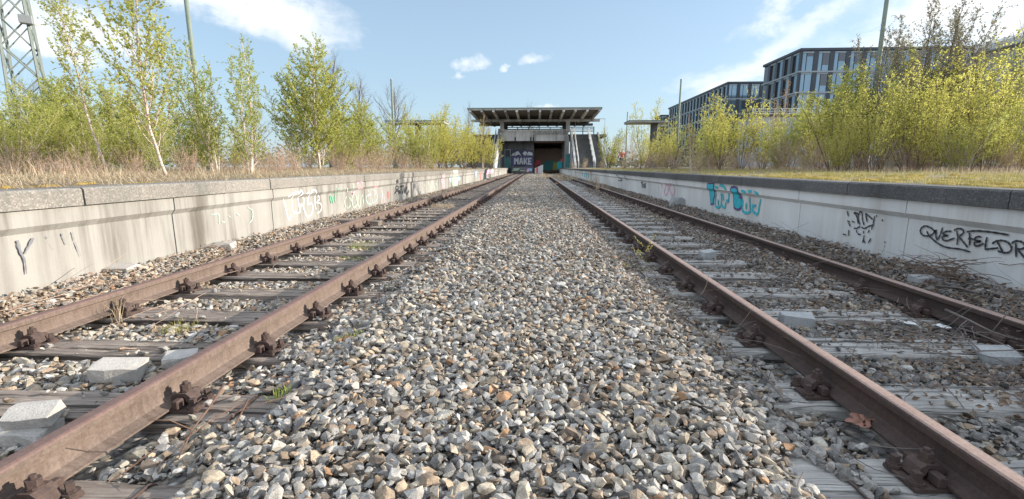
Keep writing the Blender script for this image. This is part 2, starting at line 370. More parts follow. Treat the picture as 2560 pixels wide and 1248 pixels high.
def vnoise(x, y, sc, seed=0):
    """smooth value noise in numpy"""
    x = np.asarray(x)*sc; y = np.asarray(y)*sc
    xi = np.floor(x).astype(np.int64); yi = np.floor(y).astype(np.int64); fx = x-xi; fy = y-yi
    fx = fx*fx*(3-2*fx); fy = fy*fy*(3-2*fy)
    def h(a, b):
        q = (a*374761393 + b*668265263 + seed*1442695041) & 0xffffffff
        q = ((q ^ (q >> 13))*1274126177) & 0xffffffff
        return ((q ^ (q >> 16)) & 0xffff)/65535.0
    return (h(xi, yi)*(1-fx)+h(xi+1, yi)*fx)*(1-fy)+(h(xi, yi+1)*(1-fx)+h(xi+1, yi+1)*fx)*fy
def bed_z(x, y):
    """height of the ballast surface"""
    x = np.asarray(x, float); y = np.asarray(y, float)
    z = np.full(x.shape, -0.046)
    def sm(a, b, t): u = np.clip((t-a)/(b-a), 0, 1); return u*u*(3-2*u)
    z = z + sm(-1.55, -0.95, x)*sm(1.32, 0.75, x)*0.115                      # heap between the two tracks
    z = z + sm(-3.45, -4.05, x)*0.145 + sm(3.22, 3.85, x)*0.14               # banked against the platform walls
    z = z + 0.030*(vnoise(x, y, .9, 3)-.5) + 0.02*(vnoise(x, y, 3.1, 4)-.5)
    z = z + .085*sm(2.25, 2.7, x)*sm(3.12, 2.98, x)*sm(2.9, 4.6, y)*(.35+.9*vnoise(x, y, .8, 15))
    z = z + 0.05*sm(-.9, -.2, x)*sm(.9, .2, x)*(vnoise(x, y, .35, 8)-.35)
    return z
def plat_z(x, y):
    x = np.asarray(x, float); y = np.asarray(y, float)
    d = np.where(x < 0, EDGE_L-.35-x, x-EDGE_R-.35)
    z = CT-.004 + np.clip(d, 0, 30)*0.0035 + np.clip(d/1.2, 0, 1)*(0.030*vnoise(x, y, 1.1, 5)+0.022*vnoise(x, y, 3.7, 6))
    return z

def grid_mesh(name, xs, ys, zf):
    X, Y = np.meshgrid(xs, ys); Z = zf(X, Y); V = np.stack([X, Y, Z], -1).reshape(-1, 3)
    nx, ny = len(xs), len(ys); i = (np.arange(ny-1)[:, None]*nx+np.arange(nx-1)[None, :]).ravel()
    return npm(name, V, [np.stack([i, i+1, i+nx+1, i+nx], 1)], smooth=True)
# soils
m, n, out = new_mat('dry_soil'); v = n('ShaderNodeTexCoord').outputs['Object']
c = n.mix(n.ramp(n.noise(v, 1.3, 6), [(.35, 0), (.65, 1)]), (.20, .155, .11), (.30, .24, .165))
c = n.mix(n.ramp(n.noise(v, .55, 4), [(.52, 0), (.62, .7)]), c, (.17, .19, .07))
c = n.mix(n.ramp(n.noise(v, 2.6, 5), [(.60, 0), (.66, .85)]), c, (.42, .29, .055))
c = n.mix(.5, c, n.mix(1.0, c, n.ramp(n.noise(v, 45, 4, .7), [(.3, .4), (.7, 1.5)]), 'MULTIPLY'))
finish(n, out, c, .95, n.noise(v, 60, 6, .7), .8, .03, .1); M['soil'] = m
m, n, out = new_mat('ballast_bed'); v = n('ShaderNodeTexCoord').outputs['Object']
vo = n('ShaderNodeTexVoronoi', i_Vector=v, i_Scale=24.0, i_Randomness=1.0)
rc = n('ShaderNodeSeparateColor', i_0=vo.outputs['Color']).outputs[0]
c = n.ramp(rc, [(0, (.13, .12, .115)), (.35, (.30, .28, .26)), (.6, (.38, .33, .27)), (.85, (.22, .19, .165)), (1, (.48, .46, .44))])
c = n.mix(n.ramp(vo.outputs['Distance'], [(.45, 0), (.8, .8)]), c, (.05, .045, .04))
finish(n, out, c, .95, n.math('SUBTRACT', 1.0, vo.outputs['Distance']), 1.0, .04, .1); M['bed'] = m

far = np.concatenate([np.arange(-12, 30, .35), np.arange(30, 90, 1.2), np.array([100, 130, 180, 300, 600, 1500])])
xl = -np.concatenate([np.array([4.45, 4.7, 5]), np.arange(5.4, 16, .5), np.arange(17, 40, 2.), np.array([50, 80, 150, 400, 1500])])
tag(link('platform_ground', grid_mesh('ground_left', xl[::-1], far, plat_z), M['soil']), kind='structure')
xr = np.concatenate([np.array([4.25, 4.5, 4.8]), np.arange(5.2, 16, .5), np.arange(17, 40, 2.), np.array([50, 80, 150, 400, 1500])])
tag(link('platform_ground', grid_mesh('ground_right', xr, far, plat_z), M['soil']), kind='structure')
tag(link('trackbed', grid_mesh('trackbed', np.arange(-4.5, 4.31, .2), np.concatenate([np.arange(-12, 20, .25), np.arange(20, 96, 1.)]), lambda x, y: bed_z(x, y)-.024), M['bed']), kind='structure')
tag(link('ground', grid_mesh('ground', np.array([-1500, -400, 0, 400, 1500.]), np.array([-300, 0, 95.5, 400, 1500.]), lambda x, y: np.full(x.shape, -.6)), M['soil']), kind='structure')
tag(link('ground', grid_mesh('ground_behind', np.linspace(-4.6, 4.4, 6), np.array([96, 150, 400, 1500.]), lambda x, y: np.full(x.shape, .9)), M['soil']), kind='structure')

# ------------------------------------------------------------------ ballast stones (one uncountable mass)
def stone_protos(k, npts, rs):
    out = []
    for i in range(k):
        p = rs.normal(size=(npts, 3)); p /= np.linalg.norm(p, axis=1)[:, None]
        p *= rs.uniform(.78, 1.0, (npts, 1)); p *= np.array([1, rs.uniform(.60, .95), rs.uniform(.28, .56)])
        bm = bmesh.new(); vs = [bm.verts.new(q) for q in p]
        r = bmesh.ops.convex_hull(bm, input=vs); bm.verts.ensure_lookup_table()
        bmesh.ops.delete(bm, geom=[v_ for v_ in bm.verts if not v_.link_faces], context='VERTS')
        bmesh.ops.triangulate(bm, faces=bm.faces); bm.verts.index_update()
        V = np.array([v_.co[:] for v_ in bm.verts]); F = np.array([[v_.index for v_ in f.verts] for f in bm.faces]); bm.free()
        out.append((V, F))
    return out
def quat_rot(q):
    q = q/np.linalg.norm(q, axis=1)[:, None]; w, x, y, z = q.T
    return np.stack([np.stack([1-2*(y*y+z*z), 2*(x*y-z*w), 2*(x*z+y*w)], -1), np.stack([2*(x*y+z*w), 1-2*(x*x+z*z), 2*(y*z-x*w)], -1), np.stack([2*(x*z-y*w), 2*(y*z+x*w), 1-2*(x*x+y*y)], -1)], 1)
PAL = np.array([.745, .725, .70])*np.array([(.42, .40, .37), (.39, .37, .345), (.55, .53, .50), (.32, .31, .30), (.50, .43, .34), (.43, .33, .24), (.25, .20, .16), (.47, .44, .38), (.22, .21, .205), (.44, .27, .16)])
PAL_W = np.array([.17, .16, .11, .11, .12, .12, .09, .07, .06, .012])
PAL_TAN = np.array([.11, .09, .10, .05, .25, .14, .06, .15, .02, .03])
PAL_DARK = np.array([.12, .20, .05, .25, .06, .06, .08, .03, .15, .002])
def pick(w, k, rs): return PAL[rs.choice(len(PAL), k, p=w/w.sum())]*rs.uniform(.66, 1.28, (k, 1))
SLEEP = [(TC_L, Y0_L), (TC_R, Y0_R)]
def on_sleeper(x, y, pad):
    r = np.zeros(x.shape, bool)
    for tc_, y0_ in SLEEP:
        d = np.abs((y-y0_+SP*50) % SP); d = np.minimum(d, SP-d)
        r |= (np.abs(x-tc_) < 1.30+pad) & (d < .13+pad)
    return r
def near_rail(x, pad):
    r = np.zeros(x.shape, bool)
    for q in (*RAILS_L, *RAILS_R): r |= np.abs(x-q) < pad
    return r
def scatter(y0, y1, d, x0=-4.1, x1=3.92):
    xs = np.arange(x0, x1, d); ys = np.arange(y0, y1, d*.92); X, Y = np.meshgrid(xs, ys)
    X = X + (np.arange(len(ys)) % 2)[:, None]*d*.5; X = X.ravel()+rng.uniform(-.34, .34, X.size)*d; Y = Y.ravel()+rng.uniform(-.34, .34, Y.size)*d
    k = np.abs(X+Y*.05) < 1.18*(Y+.8)+.4; k &= (X > x0) & (X < x1); return X[k], Y[k]
VV, FF, CC = [], [], []; voff = 0
def add_stones(X, Y, Z, size, protos, cols, tilt=.25):
    global voff
    k = len(X)
    if not k: return
    q = np.stack([np.ones(k), rng.normal(0, tilt, k), rng.normal(0, tilt, k), rng.normal(0, .2, k)], 1)
    yaw = rng.uniform(0, 2*math.pi, k); Rm = quat_rot(q); c, s = np.cos(yaw), np.sin(yaw); o = np.zeros(k); e = np.ones(k)
    Rm = np.einsum('kij,kjl->kil', Rm, np.stack([np.stack([c, -s, o], -1), np.stack([s, c, o], -1), np.stack([o, o, e], -1)], 1))
    pi = rng.integers(0, len(protos), k); P = np.stack([X, Y, Z], 1)
    for j, (V, F) in enumerate(protos):
        w = np.where(pi == j)[0]
        if not len(w): continue
        vv = np.einsum('kij,nj->kni', Rm[w], V)*size[w][:, None, None] + P[w][:, None, :]
        VV.append(vv.reshape(-1, 3)); CC.append(np.repeat(cols[w], len(V), 0))
        FF.append((F[None]+(np.arange(len(w))*len(V))[:, None, None]+voff).reshape(-1, 3)); voff += len(w)*len(V)
near_p = stone_protos(40, 15, rng); mid_p = stone_protos(24, 10, rng); far_p = stone_protos(12, 7, rng)
def field(y0, y1, d, smin, smax, protos, layers=1):
    for L in range(layers):
        X, Y = scatter(y0, y1, d*(1 if L == 0 else 1.9))
        size = np.clip(rng.lognormal(math.log((smin+smax)/2), .24, len(X)), smin*.6, smax*1.45)
        buried = (X > -1.5) & (X < -1.02) & (vnoise(X, Y, 2.1, 21) > .60+.5*(-1.08-X)) | (X < 1.22) & (X > .85) & (vnoise(X, Y, 2.1, 22) > .42)
        k = ~on_sleeper(X, Y, .016) | buried | ((X > 2.25) & (bed_z(X, Y) > .004)) | (rng.random(len(X)) < .03)
        k &= ~(near_rail(X, .095) & (rng.random(len(X)) < .85))
        X, Y, size, b = X[k], Y[k], size[k], buried[k]
        ons = on_sleeper(X, Y, .0)
        Z = bed_z(X, Y) + np.where(ons, .0, 0) + L*.013 + rng.uniform(-.010, .012, len(X))
        Z = np.where(ons, np.maximum(Z, .012), Z)
        Z = np.where(near_rail(X, .10), np.minimum(Z, -.06), Z)
        w = vnoise(X, Y, .8, 31)
        tanp = np.clip((-1.25-X)/.8, 0, 1)*.9+.25*w+np.where((X > -1.3) & (X < .5), .2, 0); dk = np.clip((X-.9)/.7, 0, 1)
        c = pick(PAL_W, len(X), rng); u = rng.random(len(X)); ct = pick(PAL_TAN, len(X), rng); cd = pick(PAL_DARK, len(X), rng)
        c = np.where((u < tanp)[:, None], ct, c); c = np.where((rng.random(len(X)) < dk)[:, None], cd*.8, c)
        add_stones(X, Y, Z, size, protos, c)
field(.75, 4.8, .039, .024, .038, near_p, 2)
field(.75, 4.2, .026, .007, .014, mid_p, 1)
field(4.8, 13, .047, .025, .039, mid_p, 2)
field(13, 34, .085, .036, .056, far_p)
field(34, 72, .16, .05, .085, far_p)
tag(link('ballast', npm('ballast', np.concatenate(VV), [np.concatenate(FF)], {'col': np.concatenate(CC)}), M['stone']),
    'grey and tan crushed stone ballast heaped around both railway tracks', 'ballast', kind='stuff')

# ------------------------------------------------------------------ rails
PROFILE = [(-.0625, 0), (.0625, 0), (.0625, .009), (.050, .012), (.016, .026), (.0085, .038), (.007, .075), (.0085, .102), (.018, .110), (.0335, .114), (.0335, .137), (.030, .144), (.0225, .1485),
           (0, .1495), (-.0225, .1485), (-.030, .144), (-.0335, .137), (-.0335, .114), (-.018, .110), (-.0085, .102), (-.007, .075), (-.0085, .038), (-.016, .026), (-.050, .012), (-.0625, .009)]
def rail(x, label, m_, joints):
    ys = np.concatenate([np.arange(YA, 14, .6), np.arange(14, YB, 3), [YB]]); k = len(PROFILE)
    dx = (vnoise(ys, ys*0+x*9, .16, 2)-.5)*.012; dz = (vnoise(ys, ys*0+x*7, .2, 9)-.5)*.006
    V = np.array([[(px+x+dx[i], y, pz+.0205+dz[i]) for px, pz in PROFILE] for i, y in enumerate(ys)]).reshape(-1, 3)
    q = np.array([[i*k+j, i*k+(j+1) % k, (i+1)*k+(j+1) % k, (i+1)*k+j] for i in range(len(ys)-1) for j in range(k)])[:, ::-1]
    caps = np.array([list(range(k)), list(range((len(ys)-1)*k, len(ys)*k))[::-1]])
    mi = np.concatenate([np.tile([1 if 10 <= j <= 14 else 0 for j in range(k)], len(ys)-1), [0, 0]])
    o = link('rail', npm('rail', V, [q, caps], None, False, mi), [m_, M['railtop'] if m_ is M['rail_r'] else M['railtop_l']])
    tag(o, label, 'rail', 'running rails of the two tracks')
    for yj in joints:
        for s in (-1, 1):
            f = MB(); f.box(*(sorted((x+s*.009, x+s*.030))), yj-.30, yj+.30, .050, .122, ch=.006)
            for dy in (-.22, -.08, .08, .22): f.tube([(x+s*.03, yj+dy, .085), (x+s*.058, yj+dy, .085)], .017, 6)
            f.build('fishplate', M['iron'], o)
        gp = MB(); gp.box(x-.0342, x+.0342, yj-.005, yj+.005, .135, .1715); gp.build('joint_gap', M['backing'], o)
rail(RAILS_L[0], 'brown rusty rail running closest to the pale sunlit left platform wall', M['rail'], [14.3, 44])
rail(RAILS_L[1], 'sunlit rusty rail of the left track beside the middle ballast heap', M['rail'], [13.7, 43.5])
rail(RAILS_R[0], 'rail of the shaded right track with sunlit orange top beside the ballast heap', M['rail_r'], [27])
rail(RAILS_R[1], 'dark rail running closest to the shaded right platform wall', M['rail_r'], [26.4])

# ------------------------------------------------------------------ sleepers with their fastenings
def hexnut(mb, x, y, z0, z1, r, rod=None, sides=6, m=0):
    a = rng.uniform(0, 1); th = a+np.arange(sides)*2*math.pi/sides
    mb.prism([(x+r*math.cos(t), y+r*math.sin(t)) for t in th], 'z', z0, z1, m)
    if rod: mb.tube([(x, y, z1-.002), (x, y, z1+rod)], .011, 8, m)
def timber_mesh(seed):
    rs = np.random.default_rng(seed); nx = 34; prof = [(-.13, -.15), (-.131, -.02), (-.124, -.004), (-.075, .0), (-.03, -.001), (.02, .0), (.07, -.001), (.124, -.004), (.131, -.02), (.13, -.15)]
    k = len(prof); L = 1.30; xs = np.linspace(-L, L, nx); V = []
    wob = rs.normal(0, .0022, (nx, k)); bow = rs.uniform(-.006, .006)
    for i, x in enumerate(xs):
        for j, (y, z) in enumerate(prof): V.append((x+(rs.uniform(-.012, .012) if i in (0, nx-1) else 0), y+wob[i, j]*1.6+bow*math.sin(x*1.2), z+wob[i, j]*.9-(.004 if i in (0, nx-1) else 0)))
    V = np.array(V); q = np.array([[i*k+j, i*k+j+1, (i+1)*k+j+1, (i+1)*k+j] for i in range(nx-1) for j in range(k-1)])
    caps = np.array([list(range(k)), list(range((nx-1)*k, nx*k))[::-1]])
    return npm('timber', V, [q[:, ::-1], caps[:, ::-1]])
TIMB = [timber_mesh(s) for s in range(5)]
def plate_mesh():
    b = MB(); b.box(-.168, .168, -.075, .075, -.002, .0175, ch=.004)
    for s in (-1, 1): b.box(*sorted((s*.0655, s*.097)), -.078, -.030, .0195, .062, ch=.005); b.box(*sorted((s*.0655, s*.097)), .030, .078, .0195, .062, ch=.005)
    return b.mesh('base_plate')
def clip_mesh(s):
    b = MB(); pts = [(.030, .052), (.050, .0375), (.066, .0475), (.072, .064), (.096, .064), (.104, .040), (.126, .026), (.138, .026), (.122, .066), (.104, .080), (.060, .078), (.040, .066)]
    b.prism([(s*p, z) for p, z in (pts if s > 0 else pts[::-1])], 'y', -.034, .034); return b.mesh('rail_clip')
def bolt_mesh(s):
    b = MB(); x = s*.0835
    b.tube([(x, 0, .02), (x, 0, .078)], .0115, 8); b.tube([(x, 0, .080), (x, 0, .087)], .024, 10); hexnut(b, x, 0, .087, .112, .0225, .013); return b.mesh('bolt')
def screw_mesh(s, t):
    b = MB(); x, y = s*.148, t*.048; b.tube([(x, y, .0195), (x, y, .031)], .026, 10); b.tube([(x, y, .031), (x, y, .037)], .019, 8); hexnut(b, x, y, .037, .064, .0165, None, 4); return b.mesh('coach_screw')
PLATE = plate_mesh(); CLIPS = {s: clip_mesh(s) for s in (-1, 1)}; BOLTS = {s: bolt_mesh(s) for s in (-1, 1)}; SCREWS = {(s, t): screw_mesh(s, t) for s in (-1, 1) for t in (-1, 1)}
for me_ in [PLATE, *CLIPS.values(), *BOLTS.values(), *SCREWS.values()]: me_.materials.append(M['iron'])
def merged():
    b = MB(); b.box(-.18, .18, -.08, .08, -.002, .0195)
    for me_ in [*CLIPS.values(), *BOLTS.values(), *SCREWS.values()]:
        b.add([v_.co[:] for v_ in me_.vertices], [list(p.vertices) for p in me_.polygons])
    for s in (-1, 1):
        for t in (-1, 1): b.box(*sorted((s*.0655, s*.097)), *sorted((t*.03, t*.078)), .0195, .062)
    me_ = b.mesh('rail_fastening'); me_.materials.append(M['iron']); return me_
FAST = merged()
STRAP = MB(); STRAP.tube([(1.12, -.142, -.10), (1.12, -.139, -.003), (1.115, -.12, .004), (1.118, 0, .006), (1.112, .12, .004), (1.12, .139, -.003), (1.12, .142, -.10)], .007, 5)
STRAP = STRAP.mesh('end_strap'); STRAP.materials.append(M['rail_r'])
ORD = 'first second third fourth fifth sixth seventh eighth ninth tenth eleventh twelfth thirteenth fourteenth fifteenth sixteenth seventeenth eighteenth nineteenth twentieth'.split()
def sleepers(tc_, y0_, rails_, side, tm, k0):
    tms = []
    for t_ in TIMB:
        c_ = t_.copy(); c_.materials.append(tm); tms.append(c_)
    j = 0; k = k0
    while True:
        y = y0_+SP*k
        if y > YB-1: break
        y += rng.uniform(-.015, .015)
        fa = 'far'
        if j < len(ORD): lab = f'weathered wooden sleeper of the {side} track, {ORD[j]} one counted from the camera'
        elif y < 30: lab = f'weathered wooden sleeper in the middle stretch of the {side} track'
        else: lab = f'thin-looking wooden sleeper in the far stretch of the {side} track'
        o = thing('sleeper', lab, 'railway sleeper', (tc_, y, 0), rng.normal(0, .006), f'sleepers of the {side} track' if j < len(ORD) else f'{"middle" if y < 30 else "far"} sleepers of the {side} track')
        t_ = link('timber', tms[rng.integers(0, 5)], None, o); t_.location = (rng.uniform(-.03, .03), 0, rng.uniform(-.004, .002)); t_.scale = (1 if rng.random() < .5 else -1, rng.uniform(.94, 1.06), 1)
        for xr_ in rails_:
            if j < 12:
                p = link('base_plate', PLATE, None, o); p.location = (xr_-tc_, 0, 0)
                for s in (-1, 1):
                    link('rail_clip', CLIPS[s], None, p); link('bolt', BOLTS[s], None, p)
                    for t in (-1, 1): link('coach_screw', SCREWS[(s, t)], None, p)
            else:
                p = link('rail_fastening', FAST, None, o); p.location = (xr_-tc_, 0, 0)
        if j < 7:
            st_ = link('end_strap', STRAP, None, o); st_.scale = (1 if side == 'left' else -1, 1, 1)
        j += 1; k += 1
sleepers(TC_L, Y0_L, RAILS_L, 'left', M['timber'], 0)
sleepers(TC_R, Y0_R, RAILS_R, 'right', M['timber_r'], 0)

# ------------------------------------------------------------------ platform walls
def platform(side):
    s = -1 if side == 'left' else 1; e = EDGE_L if s < 0 else EDGE_R
    yend = 71.2 if s < 0 else 75.5
    wall = thing('platform_wall', 'long sunlit cream concrete platform wall with graffiti left of the tracks' if s < 0 else 'long shaded grey concrete platform wall with dark coping right of the tracks', 'platform wall', (e, 0, 0))
    mw, mc = (M['wall'], M['coping']) if s < 0 else (M['wall_r'], M['coping_r'])
    ys = np.arange(-2.97, yend, 2.0)
    for y in ys:
        y1 = min(y+2.0, yend); b = MB(); j = .006
        prof = [(.032, CB-.004), (.032, LEDGE+.025), (.075, LEDGE-.03), (.078, -.35), (.34, -.35), (.34, CB-.004)]
        dx = rng.uniform(-.004, .004)
        b.prism([(s*(p+dx), z) for p, z in (prof if s < 0 else prof[::-1])], 'y', y+j, y1-j); b.build('wall_panel', mw, wall)
    b = MB(); b.box(*sorted((s*.10, s*.36)), -3.2, yend-.02, -.4, CB-.03); b.build('joint_filling', M['backing'], wall)
    y = -2.97; k = 0
    while y < yend:
        L = 1.98 if (k % 4 != 1) else .99
        y1 = min(y+L, yend); b = MB(); d = rng.uniform(-.005, .005); dz = rng.uniform(-.003, .004); c = .018
        prof = [(0, CB), (0, CT-c), (c, CT), (.42, CT), (.42, CB)]
        b.prism([(s*(p+d), z+dz) for p, z in (prof if s < 0 else prof[::-1])], 'y', y+.006, y1-.006)
        b.build('coping_stone', mc, wall); y += L; k += 1
    return wall
WALL_L = platform('left'); WALL_R = platform('right')
def wx(side, z, lift=.004):
    s = -1 if side == 'left' else 1; e = EDGE_L if s < 0 else EDGE_R
    if z > CB: d = 0.0-.006
    elif z > LEDGE+.025: d = .027
    elif z < LEDGE-.03: d = .070
    else: d = .027+.043*(LEDGE+.025-z)/.055
    return e+s*(d-lift)
def wall_pt(side, px, py):
    e = (EDGE_L-.05) if side == 'left' else (EDGE_R+.05)
    p = at_x(px, py, e)
    for _ in range(3): p = at_x(px, py, wx(side, p[2]))
    return p[1], p[2]
def spline(pts, n=10):
    P = np.array(pts, float)
    if len(P) < 3: t = np.linspace(0, 1, 8)[:, None]; return P[0]*(1-t)+P[-1]*t
    Q = np.vstack([2*P[0]-P[1], P, 2*P[-1]-P[-2]]); o = []
    for i in range(1, len(Q)-2):
        for t in np.linspace(0, 1, n, endpoint=False):
            a, b, c, d = Q[i-1:i+3]; o.append(.5*((2*b)+(-a+c)*t+(2*a-5*b+4*c-d)*t*t+(-a+3*b-3*c+d)*t**3))
    o.append(P[-1]); return np.array(o)
LIFT = {'left': .0, 'right': .0}
def stroke(mb, side, pts, w, px=True, smooth=True, lift=None, taper=0.0):
    """a sprayed line lying on the wall face; pts are sight-line pixels or (y,z) wall coordinates"""
    Q = [wall_pt(side, *p) for p in pts] if px else pts
    P = spline(Q) if smooth else spline_lin(Q)
    lift = .0035+rng.uniform(0, .0025) if lift is None else lift
    T = np.gradient(P, axis=0); T /= np.linalg.norm(T, axis=1)[:, None]+1e-9; Nn = np.stack([-T[:, 1], T[:, 0]], 1)
    W_ = w*.5*(1+.18*np.sin(np.arange(len(P))*.9+rng.uniform(0, 6)))
    if taper: W_ = W_*np.linspace(1, 1-taper, len(P))
    W_[0] *= .6; W_[-1] *= .6
    A = P+Nn*W_[:, None]; B = P-Nn*W_[:, None]; V = []
    for a, b in zip(A, B): V += [(wx(side, a[1], lift), a[0], a[1]), (wx(side, b[1], lift), b[0], b[1])]
    e = EDGE_L if side == 'left' else EDGE_R
    V = np.array(V); V[:, 0] -= e
    mb.add(V, [(2*i, 2*i+1, 2*i+3, 2*i+2) for i in range(len(P)-1)])
def spline_lin(Q, n=6):
    Q = np.array(Q, float); o = []
    for a, b in zip(Q[:-1], Q[1:]):
        for t in np.linspace(0, 1, n, endpoint=False): o.append(a*(1-t)+b*t)
    o.append(Q[-1]); return np.array(o)
def blob(mb, side, pts, px=True, lift=.003):
    """a filled sprayed shape, cut into strips so that it follows the ledge"""
    Q = np.array([wall_pt(side, *p) for p in pts] if px else pts); e = EDGE_L if side == 'left' else EDGE_R
    zs = np.unique(np.concatenate([np.linspace(Q[:, 1].min(), Q[:, 1].max(), 26), [z for z in (LEDGE+.025, LEDGE-.03) if Q[:, 1].min() < z < Q[:, 1].max()]]))
    def span(z):
        c = []
        for (y0, z0), (y1, z1) in zip(Q, np.roll(Q, -1, 0)):
            if (z0-z)*(z1-z) <= 0 and z0 != z1: c.append(y0+(y1-y0)*(z-z0)/(z1-z0))
        return (min(c), max(c)) if len(c) >= 2 else None
    for za, zb in zip(zs[:-1], zs[1:]):
        s0, s1 = span(za+1e-5), span(zb-1e-5)
        if s0 and s1: mb.add([(wx(side, za, lift)-e, s0[0], za), (wx(side, za, lift)-e, s0[1], za), (wx(side, zb, lift)-e, s1[1], zb), (wx(side, zb, lift)-e, s1[0], zb)], [(0, 1, 2, 3)])
def graffiti(side, m_, strokes, w, label=None, fills=(), smooth=True, taper=0):
    mb = MB()
    for f in fills: blob(mb, side, f)
    for st_ in strokes: stroke(mb, side, st_, w, smooth=smooth, taper=taper)
    o = mb.build('graffiti', M['p_'+m_], WALL_L if side == 'left' else WALL_R)
    if label: o['label'] = label
    return o
# right wall, crop (2080,500) at 5.333 px per px
def q5(*pts): return [(2080+x/5.333, 500+y/5.333) for x, y in pts]
graffiti('right', 'black', [q5((1390, 440), (1330, 380), (1255, 347), (1200, 370), (1180, 420), (1215, 470), (1290, 480), (1350, 450), (1385, 400)), q5((1262, 415), (1300, 480), (1400, 570), (1520, 630), (1700, 655), (1845, 693)),
    q5((1390, 395), (1385, 470), (1400, 525), (1440, 470), (1475, 365)), q5((1595, 418), (1520, 420), (1480, 455), (1540, 475), (1480, 485), (1475, 525), (1530, 543), (1635, 508)),
    q5((1625, 405), (1690, 380), (1745, 400), (1750, 440), (1690, 490)), q5((1665, 410), (1680, 500), (1668, 600)), q5((1690, 490), (1750, 560), (1808, 632)),
    q5((1795, 425), (1900, 412), (2050, 420), (2200, 440), (2360, 468)), q5((1832, 440), (1838, 520), (1832, 608)), q5((1815, 518), (1890, 520)),
    q5((1995, 495), (1940, 490), (1900, 530), (1985, 553), (1905, 565), (1905, 605), (1950, 612), (2025, 580)), q5((2068, 495), (2050, 580), (2048, 655), (2100, 652), (2220, 640)),
    q5((2135, 585), (2190, 550), (2270, 542), (2350, 570), (2395, 640), (2370, 690), (2300, 705), (2210, 680)), q5((2205, 560), (2275, 690)), q5((2395, 580), (2450, 548), (2530, 560), (2575, 610), (2540, 650), (2440, 655)), q5((2450, 570), (2455, 765)), q5((2480, 660), (2570, 770), (2620, 830))], .017, 'black handwriting reading QUERFELDR')
graffiti('right', 'black', [q5((203, 140), (220, 220)), q5((290, 165), (330, 220), (350, 320)), q5((300, 160), (345, 190), (350, 260), (372, 330)), q5((360, 200), (370, 160), (400, 170), (405, 250), (430, 340)), q5((445, 170), (470, 300)), q5((455, 180), (510, 230), (545, 260)),
    q5((570, 215), (550, 320)), q5((290, 375), (330, 378), (375, 350)), q5((390, 360), (430, 380), (490, 350), (560, 330)), q5((540, 330), (530, 400)), q5((205, 280), (240, 290)), q5((265, 280), (300, 300)), q5((325, 400), (335, 440)), q5((340, 450), (385, 465)), q5((425, 410), (420, 450)),
    q5((428, 470), (420, 530), (440, 575)), q5((405, 570), (415, 535)), q5((500, 400), (480, 440)), q5((520, 510), (480, 575)), q5((215, 300), (245, 350)), q5((225, 400), (220, 480)), q5((145, 455), (190, 465)), q5((700, 570), (712, 555)), q5((670, 260), (672, 285)), q5((600, 205), (585, 220))], .017, 'blotchy half-worn black scribble')
# turquoise piece, crop (1740,440) at 10.4
def q10(*pts): return [(1740+x/10.4, 440+y/10.4) for x, y in pts]
graffiti('right', 'violet', [], .05, 'dark violet outline of the turquoise letters', [q10((283, 190), (375, 175), (468, 180), (470, 350), (525, 405), (480, 430), (495, 560), (455, 600), (452, 750), (375, 755), (345, 390), (285, 330)),
    q10((880, 330), (905, 275), (985, 255), (1070, 290), (1100, 420), (1160, 490), (1200, 520), (1215, 700), (1190, 840), (1150, 890), (1070, 905), (1010, 890), (975, 840), (955, 470), (890, 400))])
def fill_lift(side, m_, fills, lift, label):
    mb = MB()
    for f in fills: blob(mb, side, f, lift=lift)
    mb.build('graffiti', M['p_'+m_], WALL_R if side == 'right' else WALL_L)['label'] = label
fill_lift('right', 'turq', [q10((300, 215), (455, 210), (458, 360), (480, 430), (470, 550), (440, 600), (440, 710), (385, 715), (362, 390), (300, 325)),
    q10((912, 340), (950, 315), (1030, 320), (1065, 350), (1080, 430), (1130, 500), (1110, 590), (1180, 610), (1190, 720), (1160, 820), (1080, 850), (1010, 830), (990, 760), (975, 470), (915, 400))], .0065, 'turquoise filled bubble letters')
graffiti('right', 'turq', [q10((485, 290), (580, 300)), q10((610, 240), (690, 260), (780, 360)), q10((520, 430), (500, 600), (495, 740), (560, 830), (640, 770)), q10((575, 610), (570, 780)), q10((650, 440), (660, 600), (655, 740), (740, 830), (770, 680)), q10((690, 470), (715, 640)), q10((780, 620), (835, 660), (850, 450)),
    q10((1165, 380), (1290, 430)), q10((1340, 400), (1440, 400)), q10((1510, 400), (1620, 490)), q10((1215, 600), (1205, 880), (1300, 960), (1420, 930)), q10((1305, 700), (1300, 870)), q10((1390, 540), (1400, 700), (1410, 900)), q10((1480, 720), (1470, 900), (1540, 970), (1600, 1010)), q10((1500, 780), (1560, 770)), q10((1680, 600), (1640, 800), (1610, 990))], .05, 'unfilled turquoise letters')
graffiti('right', 'pink', [q5_ for q5_ in [[(1652, 459), (1656, 470)], [(1664, 468), (1660, 480), (1664, 487), (1670, 478), (1669, 462), (1663, 464)], [(1676, 458), (1668, 474)], [(1672, 462), (1675, 478), (1680, 489)], [(1683, 464), (1686, 480), (1681, 488)]]], .05, 'pink tag')
graffiti('right', 'black', [[(1602, 457), (1607, 456)], [(1604, 456), (1605, 470)], [(1607, 471), (1607, 459), (1610, 468), (1611, 459)], [(1612, 458), (1614, 460), (1612, 463), (1614, 467), (1611, 469)]], .045, 'small black tag')
graffiti('right', 'turq', [[(1460, 432), (1462, 442)], [(1464, 433), (1467, 443)], [(1470, 436), (1472, 444)], [(1455, 430), (1457, 440)]], .35, 'far turquoise graffiti')
graffiti('right', 'orange', [[(1476, 430), (1478, 438)], [(1478, 430), (1480, 438)]], .4, 'far orange graffiti')
graffiti('right', 'palegreen', [[(1420, 425), (1423, 434)], [(1428, 426), (1430, 436)], [(1437, 428), (1440, 437)]], .6, 'far pale green graffiti')
